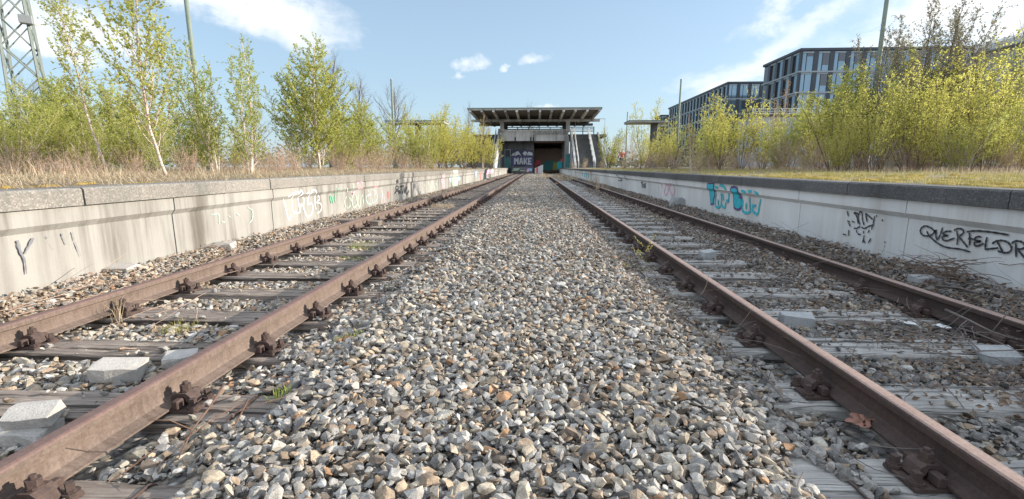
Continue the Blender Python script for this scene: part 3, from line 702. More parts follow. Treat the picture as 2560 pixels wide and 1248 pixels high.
graffiti('right', 'grey', [[(1540, 436), (1556, 451)], [(1560, 438), (1568, 452)], [(1545, 451), (1556, 452)]], .06)
# left wall
def c26(*pts): return [(x/2.6, 420+y/2.6) for x, y in pts]
graffiti('left', 'grey', [c26((112, 470), (130, 540), (158, 600), (170, 690)), c26((215, 455), (180, 520), (158, 560))], .024, 'faint black letter K with a drip', taper=.6)
graffiti('left', 'fadedgrey', [c26((300, 440), (325, 490), (350, 530)), c26((402, 425), (408, 450), (430, 500)), c26((467, 415), (490, 490), (525, 575))], .014, 'faint grey strokes', taper=.5)
graffiti('left', 'fadedgreen', [c26((1370, 305), (1420, 300), (1425, 330)), c26((1420, 290), (1425, 360)), c26((1480, 310), (1500, 320)), c26((1540, 300), (1560, 310)), c26((1580, 255), (1582, 270)), c26((1610, 255), (1640, 280), (1640, 330), (1615, 365)), c26((1440, 350), (1462, 352))], .014, 'faded green letters ending in a D')
def c83(*pts): return [(680+x/8.32, 440+y/8.32) for x, y in pts]
graffiti('left', 'white', [c83((240, 480), (270, 620), (350, 910), (410, 790)), c83((330, 440), (430, 365), (445, 395), (400, 480), (415, 700), (450, 780), (500, 740)), c83((480, 400), (490, 330), (570, 350), (600, 290), (640, 370), (560, 430), (540, 480), (580, 690), (610, 580), (640, 640)),
    c83((450, 780), (570, 760), (590, 640)), c83((640, 440), (670, 520), (655, 660), (730, 860)), c83((720, 370), (780, 345), (790, 380), (755, 440), (745, 590), (820, 570), (850, 640), (820, 800), (740, 850)), c83((815, 370), (830, 305), (900, 300), (925, 360), (890, 430), (900, 640), (920, 690)), c83((960, 400), (985, 480), (930, 560), (1000, 570), (1030, 650), (1000, 740), (935, 770))], .02, 'large white outlined letters')
graffiti('left', 'green', [c83((1200, 440), (1230, 420), (1215, 470), (1240, 570)), c83((1240, 420), (1260, 500), (1270, 570)), c83((1300, 350), (1330, 340), (1320, 400), (1310, 480), (1330, 560)), c83((1375, 385), (1380, 395)), c83((1405, 385), (1408, 395)), c83((1432, 375), (1436, 390)), c83((1355, 260), (1385, 280))], .03, 'small green tag')
graffiti('left', 'palegreen', [c83((1560, 420), (1510, 520), (1540, 640), (1610, 650), (1640, 520), (1600, 440)), c83((1690, 380), (1660, 500), (1700, 660), (1770, 560), (1740, 390)), c83((1790, 390), (1780, 600), (1830, 620), (1850, 400)), c83((1560, 250), (1570, 330)), c83((1680, 160), (1690, 290)), c83((1880, 380), (1900, 600))], .035, 'pale green looping letters')
graffiti('left', 'palepink', [c83((1770, 190), (1780, 150), (1880, 140), (1890, 220)), c83((1690, 350), (1670, 380), (1720, 330)), c83((1780, 270), (1840, 250), (1900, 240)), c83((2110, 230), (2200, 220)), c83((2110, 290), (2150, 330), (2120, 400)), c83((2280, 300), (2300, 440), (2270, 560)), c83((2320, 420), (2350, 560))], .05, 'faded red letters')
graffiti('left', 'fadedgreen', [c83((1990, 280), (2010, 330)), c83((2060, 380), (1970, 420), (1960, 500), (2010, 580), (2080, 560), (2090, 450)), c83((2160, 330), (2190, 440), (2150, 540), (2080, 560)), c83((2060, 260), (2100, 300))], .04, 'looping dull green letters')
graffiti('left', 'red', [c83((2400, 370), (2430, 380), (2425, 440)), c83((2400, 400), (2440, 420))], .13, 'red sprayed patch')
def c62(*pts): return [(900+x/6.24, 380+y/6.24) for x, y in pts]
graffiti('left', 'black', [c62((555, 560), (570, 535), (600, 545), (595, 575), (565, 585), (555, 560)), c62((540, 650), (575, 605), (620, 615), (600, 660)), c62((575, 605), (625, 640)), c62((620, 540), (690, 530)), c62((640, 540), (632, 650)), c62((660, 535), (655, 655)), c62((665, 650), (690, 560), (695, 640), (715, 550), (712, 650)), c62((735, 550), (715, 600), (725, 660), (745, 640), (765, 600)), c62((560, 460), (590, 440), (600, 470)), c62((565, 480), (605, 470))], .055, 'black tag with a little reclining figure and the letters TMC')
graffiti('left', 'grey', [c62((840, 540), (860, 510), (880, 540), (850, 560)), c62((870, 500), (895, 480)), c62((880, 550), (880, 610)), c62((895, 570), (920, 640), (935, 665), (948, 620))], .07, 'thin grey scribbled figure')
graffiti('left', 'palegreen', [c62((1010, 500), (1020, 600)), c62((1060, 470), (1100, 560)), c62((1120, 460), (1170, 580)), c62((1180, 480), (1220, 560))], .06)
graffiti('left', 'palepink', [], .3, 'faded red-pink sprayed bar', [c62((1290, 345), (1330, 340), (1325, 560), (1285, 575))])
graffiti('left', 'palegreen', [], .3, 'pale green and white sprayed bottle shape', [c62((1440, 380), (1525, 360), (1530, 510), (1500, 535), (1440, 530))])
graffiti('left', 'lime', [], .3, 'lime green sprayed top on the coping', [c62((1450, 290), (1520, 280), (1525, 330), (1455, 340))])
graffiti('left', 'blue', [], .3, 'blue sprayed wings', [c62((1395, 410), (1420, 380), (1425, 480), (1398, 460)), c62((1535, 370), (1565, 400), (1560, 430), (1535, 460))])
graffiti('left', 'blue', [c62((1790, 330), (1830, 328)), c62((1815, 340), (1820, 390))], .25, 'distant blue tag')
graffiti('left', 'red', [c62((1875, 340), (1880, 420)), c62((1885, 330), (1890, 420))], .3, 'distant red stripe')
graffiti('left', 'pink', [], .4, 'distant pink sprayed field', [c62((1970, 280), (2085, 275), (2080, 325), (1970, 350))])

# ------------------------------------------------------------------ vegetation generators
def unit(v): return v/(np.linalg.norm(v)+1e-9)
def path(p0, d0, L, n, up=0.0, wander=.12, rs=rng, target=None):
    P = [np.array(p0, float)]; d = unit(np.array(d0, float))
    for i in range(n-1):
        d = unit(d+rs.normal(0, wander, 3)+np.array([0, 0, up/n])); P.append(P[-1]+d*L/(n-1))
    return np.array(P)
def leaves_mesh(name, P, D, size, rs, wide=.72, fold=.25):
    """one folded leaf blade (two triangles each side of the midrib merged to quads) per entry"""
    P = np.asarray(P); D = np.asarray(D); k = len(P); s = np.asarray(size)[:, None]
    D = D/(np.linalg.norm(D, axis=1)[:, None]+1e-9); A = np.cross(D, rs.normal(size=(k, 3))); A /= np.linalg.norm(A, axis=1)[:, None]+1e-9; Bn = np.cross(D, A)
    base = P; tip = P+D*s; mid = P+D*s*.42+Bn*s*fold*.3
    l = mid+A*s*wide*.5; r = mid-A*s*wide*.5
    V = np.stack([base, l, tip, r], 1).reshape(-1, 3); i = np.arange(k)*4
    F = np.concatenate([np.stack([i, i+1, i+2], 1), np.stack([i, i+2, i+3], 1)])
    t = np.repeat(np.clip(rs.normal(.5, .24, k), 0, 1), 4)
    return npm(name, V, [F], {'tint': t})
def gen_tree(seed, h=4, r=.03, stems=1, spread=.1, nb=30, t0=.2, ang=50, blen=1.2, taper=.6, up=.5, ntw=6, twl=.35, twup=.1, lsp=.05, lsize=.05, lprob=1.0, bow=0., droop=.25,
             bark='birch', twigm='twig', leaf='leaf_birch', lean=(0, 0), stemlen=(.7, 1.0), wander=.06, brsides=4, basecurve=None, leaftop=0.0):
    rs = np.random.default_rng(seed); tr = MB(); tw = MB(); LP, LD, LS = [], [], []
    def put_leaves(P, frac0=.2):
        L = np.linalg.norm(np.diff(P, axis=0), axis=1).sum(); k = max(1, int(L/lsp)); 
        for u in rs.uniform(frac0, 1.0, k):
            if rs.random() > lprob: continue
            x = u*(len(P)-1); i = min(int(x), len(P)-2); p = P[i]+(P[i+1]-P[i])*(x-i)
            d = unit(P[i+1]-P[i])*.5+rs.normal(0, .6, 3)+np.array([0, 0, -droop]); LP.append(p+rs.normal(0, .006, 3)); LD.append(d); LS.append(lsize*rs.uniform(.6, 1.25))
    for sidx in range(stems):
        hs = h*(1 if sidx == 0 else rs.uniform(*stemlen)); a = rs.uniform(0, 2*math.pi) if stems > 1 else 0
        sp = spread*(0 if stems == 1 else rs.uniform(.25, 1.0))
        d0 = np.array([math.cos(a)*sp*2.2+lean[0], math.sin(a)*sp*2.2+lean[1], 1.0]); p0 = np.array([math.cos(a)*sp*.35, math.sin(a)*sp*.35, -.08])
        P = path(p0, d0, hs, 12, .35*(stems > 1)+bow, wander*.6, rs)
        if basecurve: P[:, 0] += basecurve*np.exp(-np.linspace(0, 1, 12)*9)
        rr = r*(hs/h)*(1 if sidx == 0 else rs.uniform(.6, .95)); rad = rr*np.linspace(1, .12, 12)**.85; rad[0] *= 1.35
        tr.tube(P, rad, 7 if r > .02 else 5)
        put_leaves(P[8:], .1)
        nbi = max(3, int(nb*(hs/h)))
        ga = rs.uniform(0, 6.28)
        for b in range(nbi):
            t = t0+(0.97-t0)*((b+rs.uniform(0, .9))/nbi); x = t*11; i = min(int(x), 10); p = P[i]+(P[i+1]-P[i])*(x-i); td = unit(P[i+1]-P[i])
            ga += 2.4+rs.normal(0, .3); an = R(ang*rs.uniform(.75, 1.2)*(1-.35*t)); e1 = unit(np.cross(td, [.3, .9, .1])); e2 = np.cross(td, e1)
            d = td*math.cos(an)+(e1*math.cos(ga)+e2*math.sin(ga))*math.sin(an)
            L = blen*((1-t)**taper*1.0+.12)*rs.uniform(.65, 1.15)*(hs/h)
            if t < t0+.12: L *= .7
            B = path(p, d, L, 6, up, wander, rs); rb = max(.0025, rad[i]*.42*min(1, L/blen+.2))
            tr.tube(B, rb*np.linspace(1, .3, 6), brsides, cap=False)
            put_leaves(B, .35)
            for q in range(max(1, int(ntw*L/blen+rs.random()))):
                u = rs.uniform(.25, 1.0)*5; j = min(int(u), 4); pp = B[j]+(B[j+1]-B[j])*(u-j)
                dd = unit(B[j+1]-B[j])*.8+rs.normal(0, .55, 3)+np.array([0, 0, twup])
                T = path(pp, dd, twl*rs.uniform(.5, 1.2), 4, twup, .12, rs); tw.tube(T, np.array([.0030, .0024, .0018, .001])*max(1, rb/.006)**.5, 3, cap=False)
                put_leaves(T, .15)
    return dict(trunk=tr.mesh('trunk', True), twig=tw.mesh('twigs', True) if tw.n else None, leaves=leaves_mesh('leaves', LP, LD, LS, rs) if LP else None, bark=bark, twigm=twigm, leaf=leaf, nl=len(LP))
def join_crown(d):
    """twigs and leaves become one crown mesh with two materials"""
    parts = [(d['twig'], 0), (d['leaves'], 1)]; V, F, T, MI = [], [], [], []; o = 0
    for me_, mi in parts:
        if me_ is None: continue
        k = len(me_.vertices); v_ = np.empty(k*3, np.float32); me_.vertices.foreach_get('co', v_); V.append(v_.reshape(-1, 3))
        for p in me_.polygons: F.append([i+o for i in p.vertices]); MI.append(mi)
        t = np.zeros(k, np.float32)
        if 'tint' in me_.attributes: me_.attributes['tint'].data.foreach_get('value', t)
        T.append(t); o += k
    f3 = [f for f in F if len(f) == 3]; f4 = [f for f in F if len(f) == 4]; m3 = [mi for f, mi in zip(F, MI) if len(f) == 3]; m4 = [mi for f, mi in zip(F, MI) if len(f) == 4]
    return npm('crown', np.concatenate(V), [np.array(f3, np.int32).reshape(-1, 3), np.array(f4, np.int32).reshape(-1, 4)], {'tint': np.concatenate(T)}, False, m3+m4)
PROTO = {}
def proto(key, cat='tree', **kw):
    d = gen_tree(**kw); t = d['trunk']; t.materials.append(M[d['bark']]); cr = join_crown(d); cr.materials.append(M[d['twigm']]); cr.materials.append(M[d['leaf']])
    zs = np.empty(len(t.vertices)*3, np.float32); t.vertices.foreach_get('co', zs); PROTO[key] = (t, cr, float(zs[2::3].max()), cat)
def plant(key, x, y, height, label, name, group=None, rz=None, z=None, cat=None, wide=1.0):
    t, cr, h, c = PROTO[key]; s = height/h
    o = thing(name, label, cat or c, (x, y, float(plat_z(x, y))-.02 if z is None else z), rng.uniform(0, 6.28) if rz is None else rz, group)
    o.scale = (s*wide, s*wide, s); link('trunk', t, None, o); link('crown', cr, None, o); return o
proto('hero', seed=3, h=4.6, r=.038, nb=46, t0=.15, ang=50, blen=1.75, taper=.5, up=1.1, ntw=13, twl=.42, lsp=.040, lsize=.066, lean=(.02, .0), basecurve=.22, wander=.10)
proto('slender', seed=8, h=5.2, r=.034, nb=44, t0=.36, ang=48, blen=1.25, up=.7, ntw=12, twl=.38, lsp=.038, lsize=.06, lean=(-.03, 0))
proto('multi', seed=12, h=4, r=.026, stems=8, spread=.16, nb=20, t0=.06, ang=38, blen=.95, up=.8, ntw=9, twl=.28, lsp=.036, lsize=.055, leaf='leaf_green')
proto('multi2', seed=13, h=4, r=.028, stems=4, spread=.10, nb=26, t0=.06, ang=46, blen=1.05, up=.8, ntw=9, twl=.30, lsp=.036, lsize=.055, leaf='leaf_green')
proto('dense', seed=21, h=5, r=.045, stems=4, spread=.10, nb=52, t0=.10, ang=64, blen=2.7, taper=.95, up=.35, ntw=15, twl=.40, lsp=.026, lsize=.07, stemlen=(.72, .92))
proto('bushy', seed=31, h=3.4, r=.022, stems=11, spread=.30, nb=20, t0=.04, ang=48, blen=1.15, up=.6, ntw=10, twl=.30, lsp=.030, lsize=.056)
proto('bushy2', seed=32, h=3.4, r=.020, stems=8, spread=.34, nb=22, t0=.04, ang=52, blen=1.2, up=.5, ntw=10, twl=.30, lsp=.034, lsize=.054)
proto('willow', seed=41, h=4, r=.024, stems=13, spread=.24, nb=16, t0=.26, ang=34, blen=.95, up=.8, ntw=7, twl=.30, lsp=.052, lsize=.060, leaf='leaf_yellow', bark='bark')
proto('willow2', seed=42, h=4, r=.022, stems=9, spread=.18, nb=20, t0=.24, ang=36, blen=1.0, up=.8, ntw=7, twl=.32, lsp=.054, lsize=.056, leaf='leaf_yellow', bark='bark')
proto('yellowbush', seed=33, h=3.4, r=.022, stems=14, spread=.30, nb=18, t0=.12, ang=42, blen=1.0, up=.7, ntw=9, twl=.28, lsp=.036, lsize=.05, leaf='leaf_yellow', bark='bark')
proto('airy', seed=51, h=4, r=.022, stems=6, spread=.18, nb=22, t0=.12, ang=40, blen=1.0, up=.6, ntw=8, twl=.3, lsp=.042, lsize=.05, leaf='leaf_yellow', bark='bark')
proto('catkin', seed=61, h=6, r=.032, stems=8, spread=.16, nb=30, t0=.22, ang=30, blen=1.2, up=.8, ntw=10, twl=.36, lsp=.036, lsize=.055, leaf='catkin', bark='bark', droop=0)
proto('bare', seed=71, h=9, r=.16, nb=44, t0=.22, ang=58, blen=4.6, taper=.55, up=.9, ntw=26, twl=1.1, twup=.15, lsp=9, lsize=.01, lprob=0.0, bark='baretwig', twigm='baretwig', wander=.16)
proto('bare2', seed=72, h=9, r=.14, stems=2, spread=.08, nb=40, t0=.2, ang=42, blen=3.2, taper=.6, up=.9, ntw=24, twl=.9, twup=.2, lsp=9, lsize=.01, lprob=0.0, bark='baretwig', twigm='baretwig', wander=.14)
proto('broom', cat='shrub', seed=81, h=1.6, r=.011, stems=34, spread=.30, nb=7, t0=.25, ang=26, blen=.5, up=.6, ntw=4, twl=.2, lsp=.2, lsize=.02, lprob=.12, bark='drystem', twigm='drystem', leaf='litter', stemlen=(.5, 1.0))
proto('thicket', cat='shrub', seed=83, h=1.8, r=.012, stems=22, spread=.34, nb=12, t0=.1, ang=48, blen=.7, up=.3, ntw=6, twl=.26, lsp=.09, lsize=.035, lprob=.35, bark='drystem', twigm='drystem', leaf='leaf_yellow', stemlen=(.4, 1.0), wander=.12)
proto('bronze', seed=91, h=4, r=.022, stems=3, spread=.07, nb=24, t0=.3, ang=30, blen=.8, up=.8, ntw=6, twl=.3, lsp=.05, lsize=.04, leaf='leaf_rust', bark='birch')
proto('sprig', cat='sapling', seed=95, h=.5, r=.004, stems=1, nb=8, t0=.35, ang=40, blen=.06, ntw=0, lsp=.012, lsize=.022, leaf='leaf_yellow', bark='twig')

def from_px(px, top, y):
    """plant position and height read off the photograph for a plant standing y metres away"""
    p = at_y(px, 420, y); return p[0], y, None
def grow(key, pxb, ptop, y, label, name='birch_tree', group=None, topx=None, **kw):
    zb = CT; d = FW*FPX; base_x = at_y(pxb, 424, y)[0]
    ztop = at_y(pxb if topx is None else topx, ptop, y)[2]
    z0 = float(plat_z(base_x, y)); return plant(key, base_x, y, max(.4, ztop-z0), label, name, group, **kw)

# --- left platform, near to far
grow('hero', 395, -75, 7.35, 'tall young birch with white leaning trunk nearest the left platform edge', rz=0.0)
grow('slender', 268, -30, 9.4, 'slim white-stemmed birch leaning left behind the nearest birch', rz=0.0)
grow('multi', 545, 70, 9.6, 'many-stemmed birch clump in fresh leaf right of the nearest birch', rz=1.0)
grow('multi2', 624, 78, 9.3, 'upright birch sapling with reddish stem at the coping right of the birch clump', rz=2.0)
grow('dense', 800, 98, 16.0, 'dense yellow-green birch, the tallest full crown on the left platform', rz=.5)
grow('multi2', 745, 190, 15.2, 'thin birch tucked against the left flank of the tallest full birch', rz=3.0)
TL = 'leafy birch in the thicket behind the front row on the left platform'; GL = 'thicket birches on the left platform'
for i, (px, top, y) in enumerate([(20, 205, 10.8), (90, 235, 12), (160, 180, 13), (40, 262, 9.6), (215, 240, 12.5), (310, 210, 13.5), (360, 190, 11.8), (470, 230, 15), (130, 250, 10.5),
        (-60, 220, 11), (250, 190, 15), (390, 250, 17), (-20, 240, 14.5), (860, 225, 20), (905, 250, 22), (945, 275, 23), (70, 290, 9.8), (180, 285, 10.2), (330, 270, 10.6), (455, 280, 11.4), (510, 275, 12.0), (240, 300, 9.9), (10, 300, 8.9), (585, 295, 11.6), (860, 300, 17.5), (400, 300, 10.0)]):
    grow(['bushy', 'multi', 'dense', 'bushy2', 'bushy', 'airy'][i % 6], px, top, y, TL, 'birch_tree', GL, wide=1.15)
for key, px, top, y, lab in [('bushy', 1010, 300, 27, 'round yellow-green bush just right of the slim pole on the left platform'), ('yellowbush', 1075, 282, 31, 'broad yellow-green willow bush midway along the left platform'), ('yellowbush', 1120, 290, 36, 'yellow-green willow bush behind the broad one on the left platform'),
        ('yellowbush', 1160, 300, 40, 'low yellow willow bush at the coping near the station, left platform'), ('yellowbush', 1185, 318, 42, 'yellow bush crowding the reddish-topped bush left of the station stairs'), ('bronze', 1207, 285, 43, 'upright bush with bare reddish top beside the station stairs'), ('yellowbush', 1224, 335, 44, 'small pale willow bush last before the station stairs'), ('bushy', 1060, 315, 25, 'low leafy bush in front of the left canopy pillar'), ('yellowbush', 1100, 305, 30, 'pale willow under the right end of the left canopy slab'), ('airy', 1045, 262, 44, 'feathery pale sapling above the canopy slab on the left platform'), ('airy', 1095, 255, 48, 'thin feathery tree behind the left canopy slab')]:
    grow(key, px, top, y, lab, 'willow_bush' if 'willow' in key or 'yellow' in key else 'sapling', 'bushes along the left platform', wide=1.3)
for px, top, y, key, w, lab in [(828, 128, 48, 'bare2', 1.0, 'tall bare dark tree rising behind the tallest full birch'), (885, 185, 60, 'bare2', 1.2, 'leafless tree right of the tall bare one behind the left platform'), (990, 212, 62, 'bare', 1.05, 'round leafless tree behind the slim pole and canopy slab'), (1163, 255, 95, 'bare2', .8, 'small leafless tree left of the station roof'),
        (1215, 300, 100, 'bare', 1, 'leafless tree seen under the left end of the station roof'), (1328, 258, 130, 'bare', .7, 'bare tree top peeping over the station roof'), (640, 250, 60, 'bare', 1.0, 'leafless tree far behind the left thicket'), (120, 190, 45, 'bare', 1.0, 'leafless tree far behind the lattice mast')]:
    grow(key, px, top, y, lab, 'bare_tree', wide=w)
# --- right platform
for key, px, top, y, lab, nm in [('yellowbush', 1520, 318, 40, 'rounded bright green bush at the foot of the right station stairs', 'willow_bush'), ('thicket', 1460, 392, 52, 'low yellow sprouting bush below the right station stairs', 'shrub'), ('airy', 1612, 245, 46, 'thin half-bare tree left of the right canopy pillar', 'sapling'), ('thicket', 1590, 330, 36, 'brown twiggy bush beside the walker', 'shrub'),
        ('airy', 1600, 330, 30, 'pale sapling under the left end of the right canopy slab', 'sapling'), ('willow', 1680, 320, 26, 'yellow bush right of the right canopy pillar', 'willow_bush'), ('airy', 1665, 285, 33, 'sparse yellow sapling behind the right canopy pillar', 'sapling'), ('bronze', 1727, 285, 16.3, 'thin white-stemmed leaning birch nearest the right platform edge', 'birch_tree'), ('willow2', 1745, 290, 24, 'yellow sapling behind the thin leaning birch', 'willow_bush'), ('airy', 1800, 240, 26, 'wispy sapling between the leaning birch and the orange-yellow willow', 'sapling'),
        ('yellowbush', 1850, 228, 22, 'tall orange-yellow willow in front of the second office block', 'willow_bush'), ('willow', 1800, 300, 20, 'low yellow willow bush left of the tall orange-yellow one', 'willow_bush'), ('yellowbush', 1640, 330, 34, 'yellow bush in front of the right canopy pillar', 'willow_bush'), ('bushy', 1765, 300, 23, 'greenish bush before the long office block', 'shrub'), ('yellowbush', 1905, 285, 22, 'yellow bush hiding the annex wall left of the pale green willow', 'willow_bush'), ('bushy', 1950, 300, 20, 'soft bush low in front of the annex', 'shrub'), ('yellowbush', 2045, 265, 21, 'broad yellow bush before the annex right end', 'willow_bush'), ('bronze', 1930, 205, 30, 'thin bronze-topped tree in front of the office corner', 'sapling'), ('willow2', 1962, 238, 27, 'pale green willow in front of the low annex', 'willow_bush'), ('bushy', 2015, 255, 24, 'soft green bush right of the pale green willow', 'shrub'),
        ('dense', 2110, 165, 18.5, 'tall green-yellow birch at the left end of the right-hand thicket', 'birch_tree'), ('catkin', 2200, 25, 17.5, 'tall half-bare tree with reddish twigs beside the right-hand pole', 'tree'), ('catkin', 2290, -15, 18.5, 'tallest half-bare reddish tree right of the right-hand pole', 'tree'), ('catkin', 2400, 10, 18.0, 'feathery half-bare tree left of the perforated roof screen', 'tree'),
        ('bare2', 2505, 15, 30, 'fine bare birch in front of the perforated roof screen', 'bare_tree')]:
    grow(key, px, top, y, lab, nm, wide=1.15 if 'willow' in key or key in ('airy', 'bushy', 'dense') else 1.0)
TR = 'yellow-leaved willow in the dense thicket on the right platform'; GR = 'thicket willows on the right platform'
for i, (px, top, y) in enumerate([(2080, 215, 15.5), (2150, 190, 16.5), (2190, 165, 14.6), (2235, 150, 16.2), (2290, 160, 14.2), (2330, 120, 17.0), (2380, 110, 15.5), (2425, 85, 17.4), (2455, 145, 14.6), (2500, 140, 16.6), (2540, 132, 15.0), (2590, 140, 15.8), (2640, 130, 17), (2120, 240, 14.4), (2350, 190, 13.6), (2520, 200, 13.4), (2260, 215, 13.6), (2050, 250, 19), (2420, 220, 13.3), (2580, 230, 13), (2100, 290, 13.6), (2180, 280, 13.2), (2300, 270, 13.0), (2390, 270, 12.8), (2480, 275, 12.6), (2550, 270, 12.4), (2140, 200, 20), (2600, 140, 19)]):
    grow(['willow', 'airy', 'willow2', 'multi2', 'yellowbush', 'willow', 'airy', 'bushy2'][i % 8], px, top+([0, -35, 10, 25, 0, -20, 30][i % 7] if px < 2430 else 22), y, TR, 'willow_bush', GR, wide=1.0)
# --- leafless undergrowth
for i, (px, top, y) in enumerate([(30, 330, 8.6), (120, 345, 9.2), (200, 350, 8.4), (330, 340, 10.2), (470, 350, 10.5), (690, 340, 13), (730, 355, 14), (770, 350, 17.5), (850, 345, 17), (880, 350, 19), (930, 360, 21), (965, 345, 22), (1000, 350, 25), (1035, 355, 26), (1060, 365, 28), (900, 370, 16.5), (845, 375, 15), (620, 350, 12), (540, 360, 12.5), (260, 350, 12), (-20, 340, 9), (700, 372, 12.5), (740, 380, 13), (905, 385, 15), (950, 385, 17), (1010, 378, 21), (1050, 380, 23), (1085, 385, 26), (660, 378, 10.8), (150, 385, 7.4), (20, 380, 7.0), (90, 378, 7.9), (240, 395, 7.2), (480, 388, 9.0), (575, 398, 9.2), (350, 392, 8.6)]):
    grow('broom', px, top, y, 'dry brown broom-like shrub at the foot of the left platform thicket', 'dry_shrub', 'dry shrubs on the left platform', wide=1.25)
for i, (px, top, y) in enumerate([(1560, 385, 34), (1620, 365, 30), (1650, 360, 27), (1690, 365, 24), (1740, 360, 19), (1780, 365, 21), (1830, 360, 18), (1880, 355, 19.5), (1930, 340, 20), (1975, 330, 18.5), (2020, 335, 17), (2070, 330, 15.5), (2110, 345, 14.4), (2160, 350, 13.8), (2210, 345, 13.6), (2270, 350, 13.3), (2330, 345, 13.2), (2400, 345, 12.8), (2470, 350, 12.6), (2530, 345, 12.5), (1505, 395, 44), (1435, 400, 60), (2590, 340, 12.4)]):
    grow('broom' if i % 2 else 'thicket', px, top, y, 'tangled brown twiggy shrub at the foot of the right platform thicket', 'dry_shrub', 'dry shrubs on the right platform', wide=1.3)

# far-off wood seen as one mass
LP = []; rs = np.random.default_rng(77)
for k in range(420):
    a = rs.uniform(-1.15, 1.0); dist = rs.uniform(95, 190)
    if -.12 < a < .12: dist += 60
    x, y = dist*math.sin(a), dist*math.cos(a)
    hh = rs.uniform(3.0, 6.5)*(1.3 if a < 0 else .9); cx = rs.normal(0, 1, (70, 3))*np.array([2.6, 2.6, hh*.3]); cx[:, 2] = np.abs(cx[:, 2])*1.1; LP.append(cx+np.array([x, y, .8+hh*.15]))
LP = np.concatenate(LP)
wm = leaves_mesh('far_wood', LP, rs.normal(size=LP.shape), rs.uniform(.35, .9, len(LP)), rs)
tag(link('far_wood', wm, leaf_mat('hazy_far_foliage', (.13, .13, .09), (.20, .20, .10), (.28, .25, .16), .3)), 'hazy belt of distant spring trees on the horizon behind both platforms', 'wood', kind='stuff')

# ------------------------------------------------------------------ grass and litter (uncountable)
def blades(name, X, Y, Z, H, bend, width, mat_, label, cat, rs, lay=0.0):
    k = len(X); a = rs.uniform(0, 6.283, k); dx, dy = np.cos(a), np.sin(a); px_, py_ = -dy, dx
    lean = rs.uniform(.1, 1, k)*bend; P0 = np.stack([X, Y, Z], 1)
    up1 = H*(1-lay*.75); P1 = P0+np.stack([dx*lean*H*.35, dy*lean*H*.35, up1*.55], 1); P2 = P0+np.stack([dx*lean*H*1.0, dy*lean*H*1.0, up1*(1-.35*lean)], 1)
    w = np.stack([px_*width, py_*width, np.zeros(k)], 1)
    V = np.stack([P0-w*.5, P0+w*.5, P1-w*.4, P1+w*.4, P2], 1).reshape(-1, 3); i = np.arange(k)*5
    t = np.repeat(np.clip(rs.normal(.5, .25, k), 0, 1), 5)
    return tag(link(name, npm(name, V, [np.stack([i, i+1, i+3, i+2], 1), np.stack([i+2, i+3, i+4], 1)], {'tint': t}), mat_), label, cat, kind='stuff')
rs = np.random.default_rng(99)
def strip(k, side, y0, y1, d0, d1, power=1.6):
    u = rs.random(k)**power; y = y0+(y1-y0)*u; d = rs.uniform(d0, d1, k)
    x = (EDGE_L-d) if side < 0 else (EDGE_R+d); return x, y
# left: straw, standing and matted
x, y = strip(42000, -1, 2.6, 34, .16, 9, 1.7); dd = EDGE_L-x; keep = vnoise(x, y, 1.3, 40)*.6+vnoise(x, y, 4.1, 41)*.4 > .44-.12*np.clip(dd-.6, 0, 1); x, y = x[keep], y[keep]
blades('dry_grass', x, y, plat_z(x, y)-.01, rs.uniform(.03, .15, len(x))*(.35+.65*np.clip((EDGE_L-x-.15)/1.2, 0, 1))*(.45+2.6*np.clip(vnoise(x, y, 2.3, 61)-.55, 0, 1)/.45), .8, .006, M['drygrass'], 'straw coloured dead grass matted and standing along the left platform', 'dry grass', rs)
x, y = strip(16000, -1, 2.4, 30, .10, 4, 1.5); 
blades('dry_grass', x, y, plat_z(x, y)+.008, rs.uniform(.15, .4, len(x)), 1.6, .005, M['drygrass'], 'flattened straw lying over the edge strip of the left platform', 'dry grass', rs, lay=.9)
# right: short green and yellow grass strip
x, y = strip(52000, 1, 3.0, 40, .26, 6.5, 1.5); keep = vnoise(x, y, 1.5, 44) > .33; x, y = x[keep], y[keep]
blades('grass', x, y, plat_z(x, y)-.005, rs.uniform(.02, .085, len(x))*(.5+1.1*vnoise(x, y, 2.1, 47)), .9, .0055, M['grass'], 'short green and yellowing grass on the strip behind the right coping', 'grass', rs)
x, y = strip(26000, 1, 3.4, 44, 2.4, 14, 1.5)
blades('dry_grass', x, y, plat_z(x, y)-.01, rs.uniform(.05, .26, len(x))*(.3+.7*np.clip((x-EDGE_R-2.4)/2.5, 0, 1)), .9, .0055, M['drygrass'], 'straw coloured dead grass among the shrubs of the right platform', 'dry grass', rs)
# mossy cushions on both edge strips
def moss(pts, label):
    b = MB()
    for (cx, cy, r_) in pts:
        k = 9; th = np.arange(k)*2*math.pi/k; z = float(plat_z(cx, cy)); rr = r_*rs.uniform(.6, 1.2, k)
        V = [(cx, cy, z+.022)]+[(cx+.6*q*math.cos(t)*.6, cy+q*math.sin(t)*.75, z+.016) for q, t in zip(rr, th)]+[(cx+q*math.cos(t)*.6, cy+q*math.sin(t)*1.2, z-.01) for q, t in zip(rr, th)]
        b.add(V, [(0, 1+i, 1+(i+1) % k) for i in range(k)]+[(1+i, 1+k+i, 1+k+(i+1) % k, 1+(i+1) % k) for i in range(k)])
    tag(b.build('moss', M['moss'], None, True), label, 'moss', kind='stuff')
moss([(EDGE_L-rs.uniform(.42, .75), 3.3+rs.uniform(0, 1.6)*rs.random(), rs.uniform(.03, .10)) for _ in range(16)], 'yellow moss cushions along the back of the left coping')
moss([(EDGE_R+.42+3.6*rs.random()**1.5, 3.4+rs.uniform(0, 14)*rs.random(), rs.uniform(.06, .26)) for _ in range(260)], 'orange-yellow moss patches in the right platform grass')
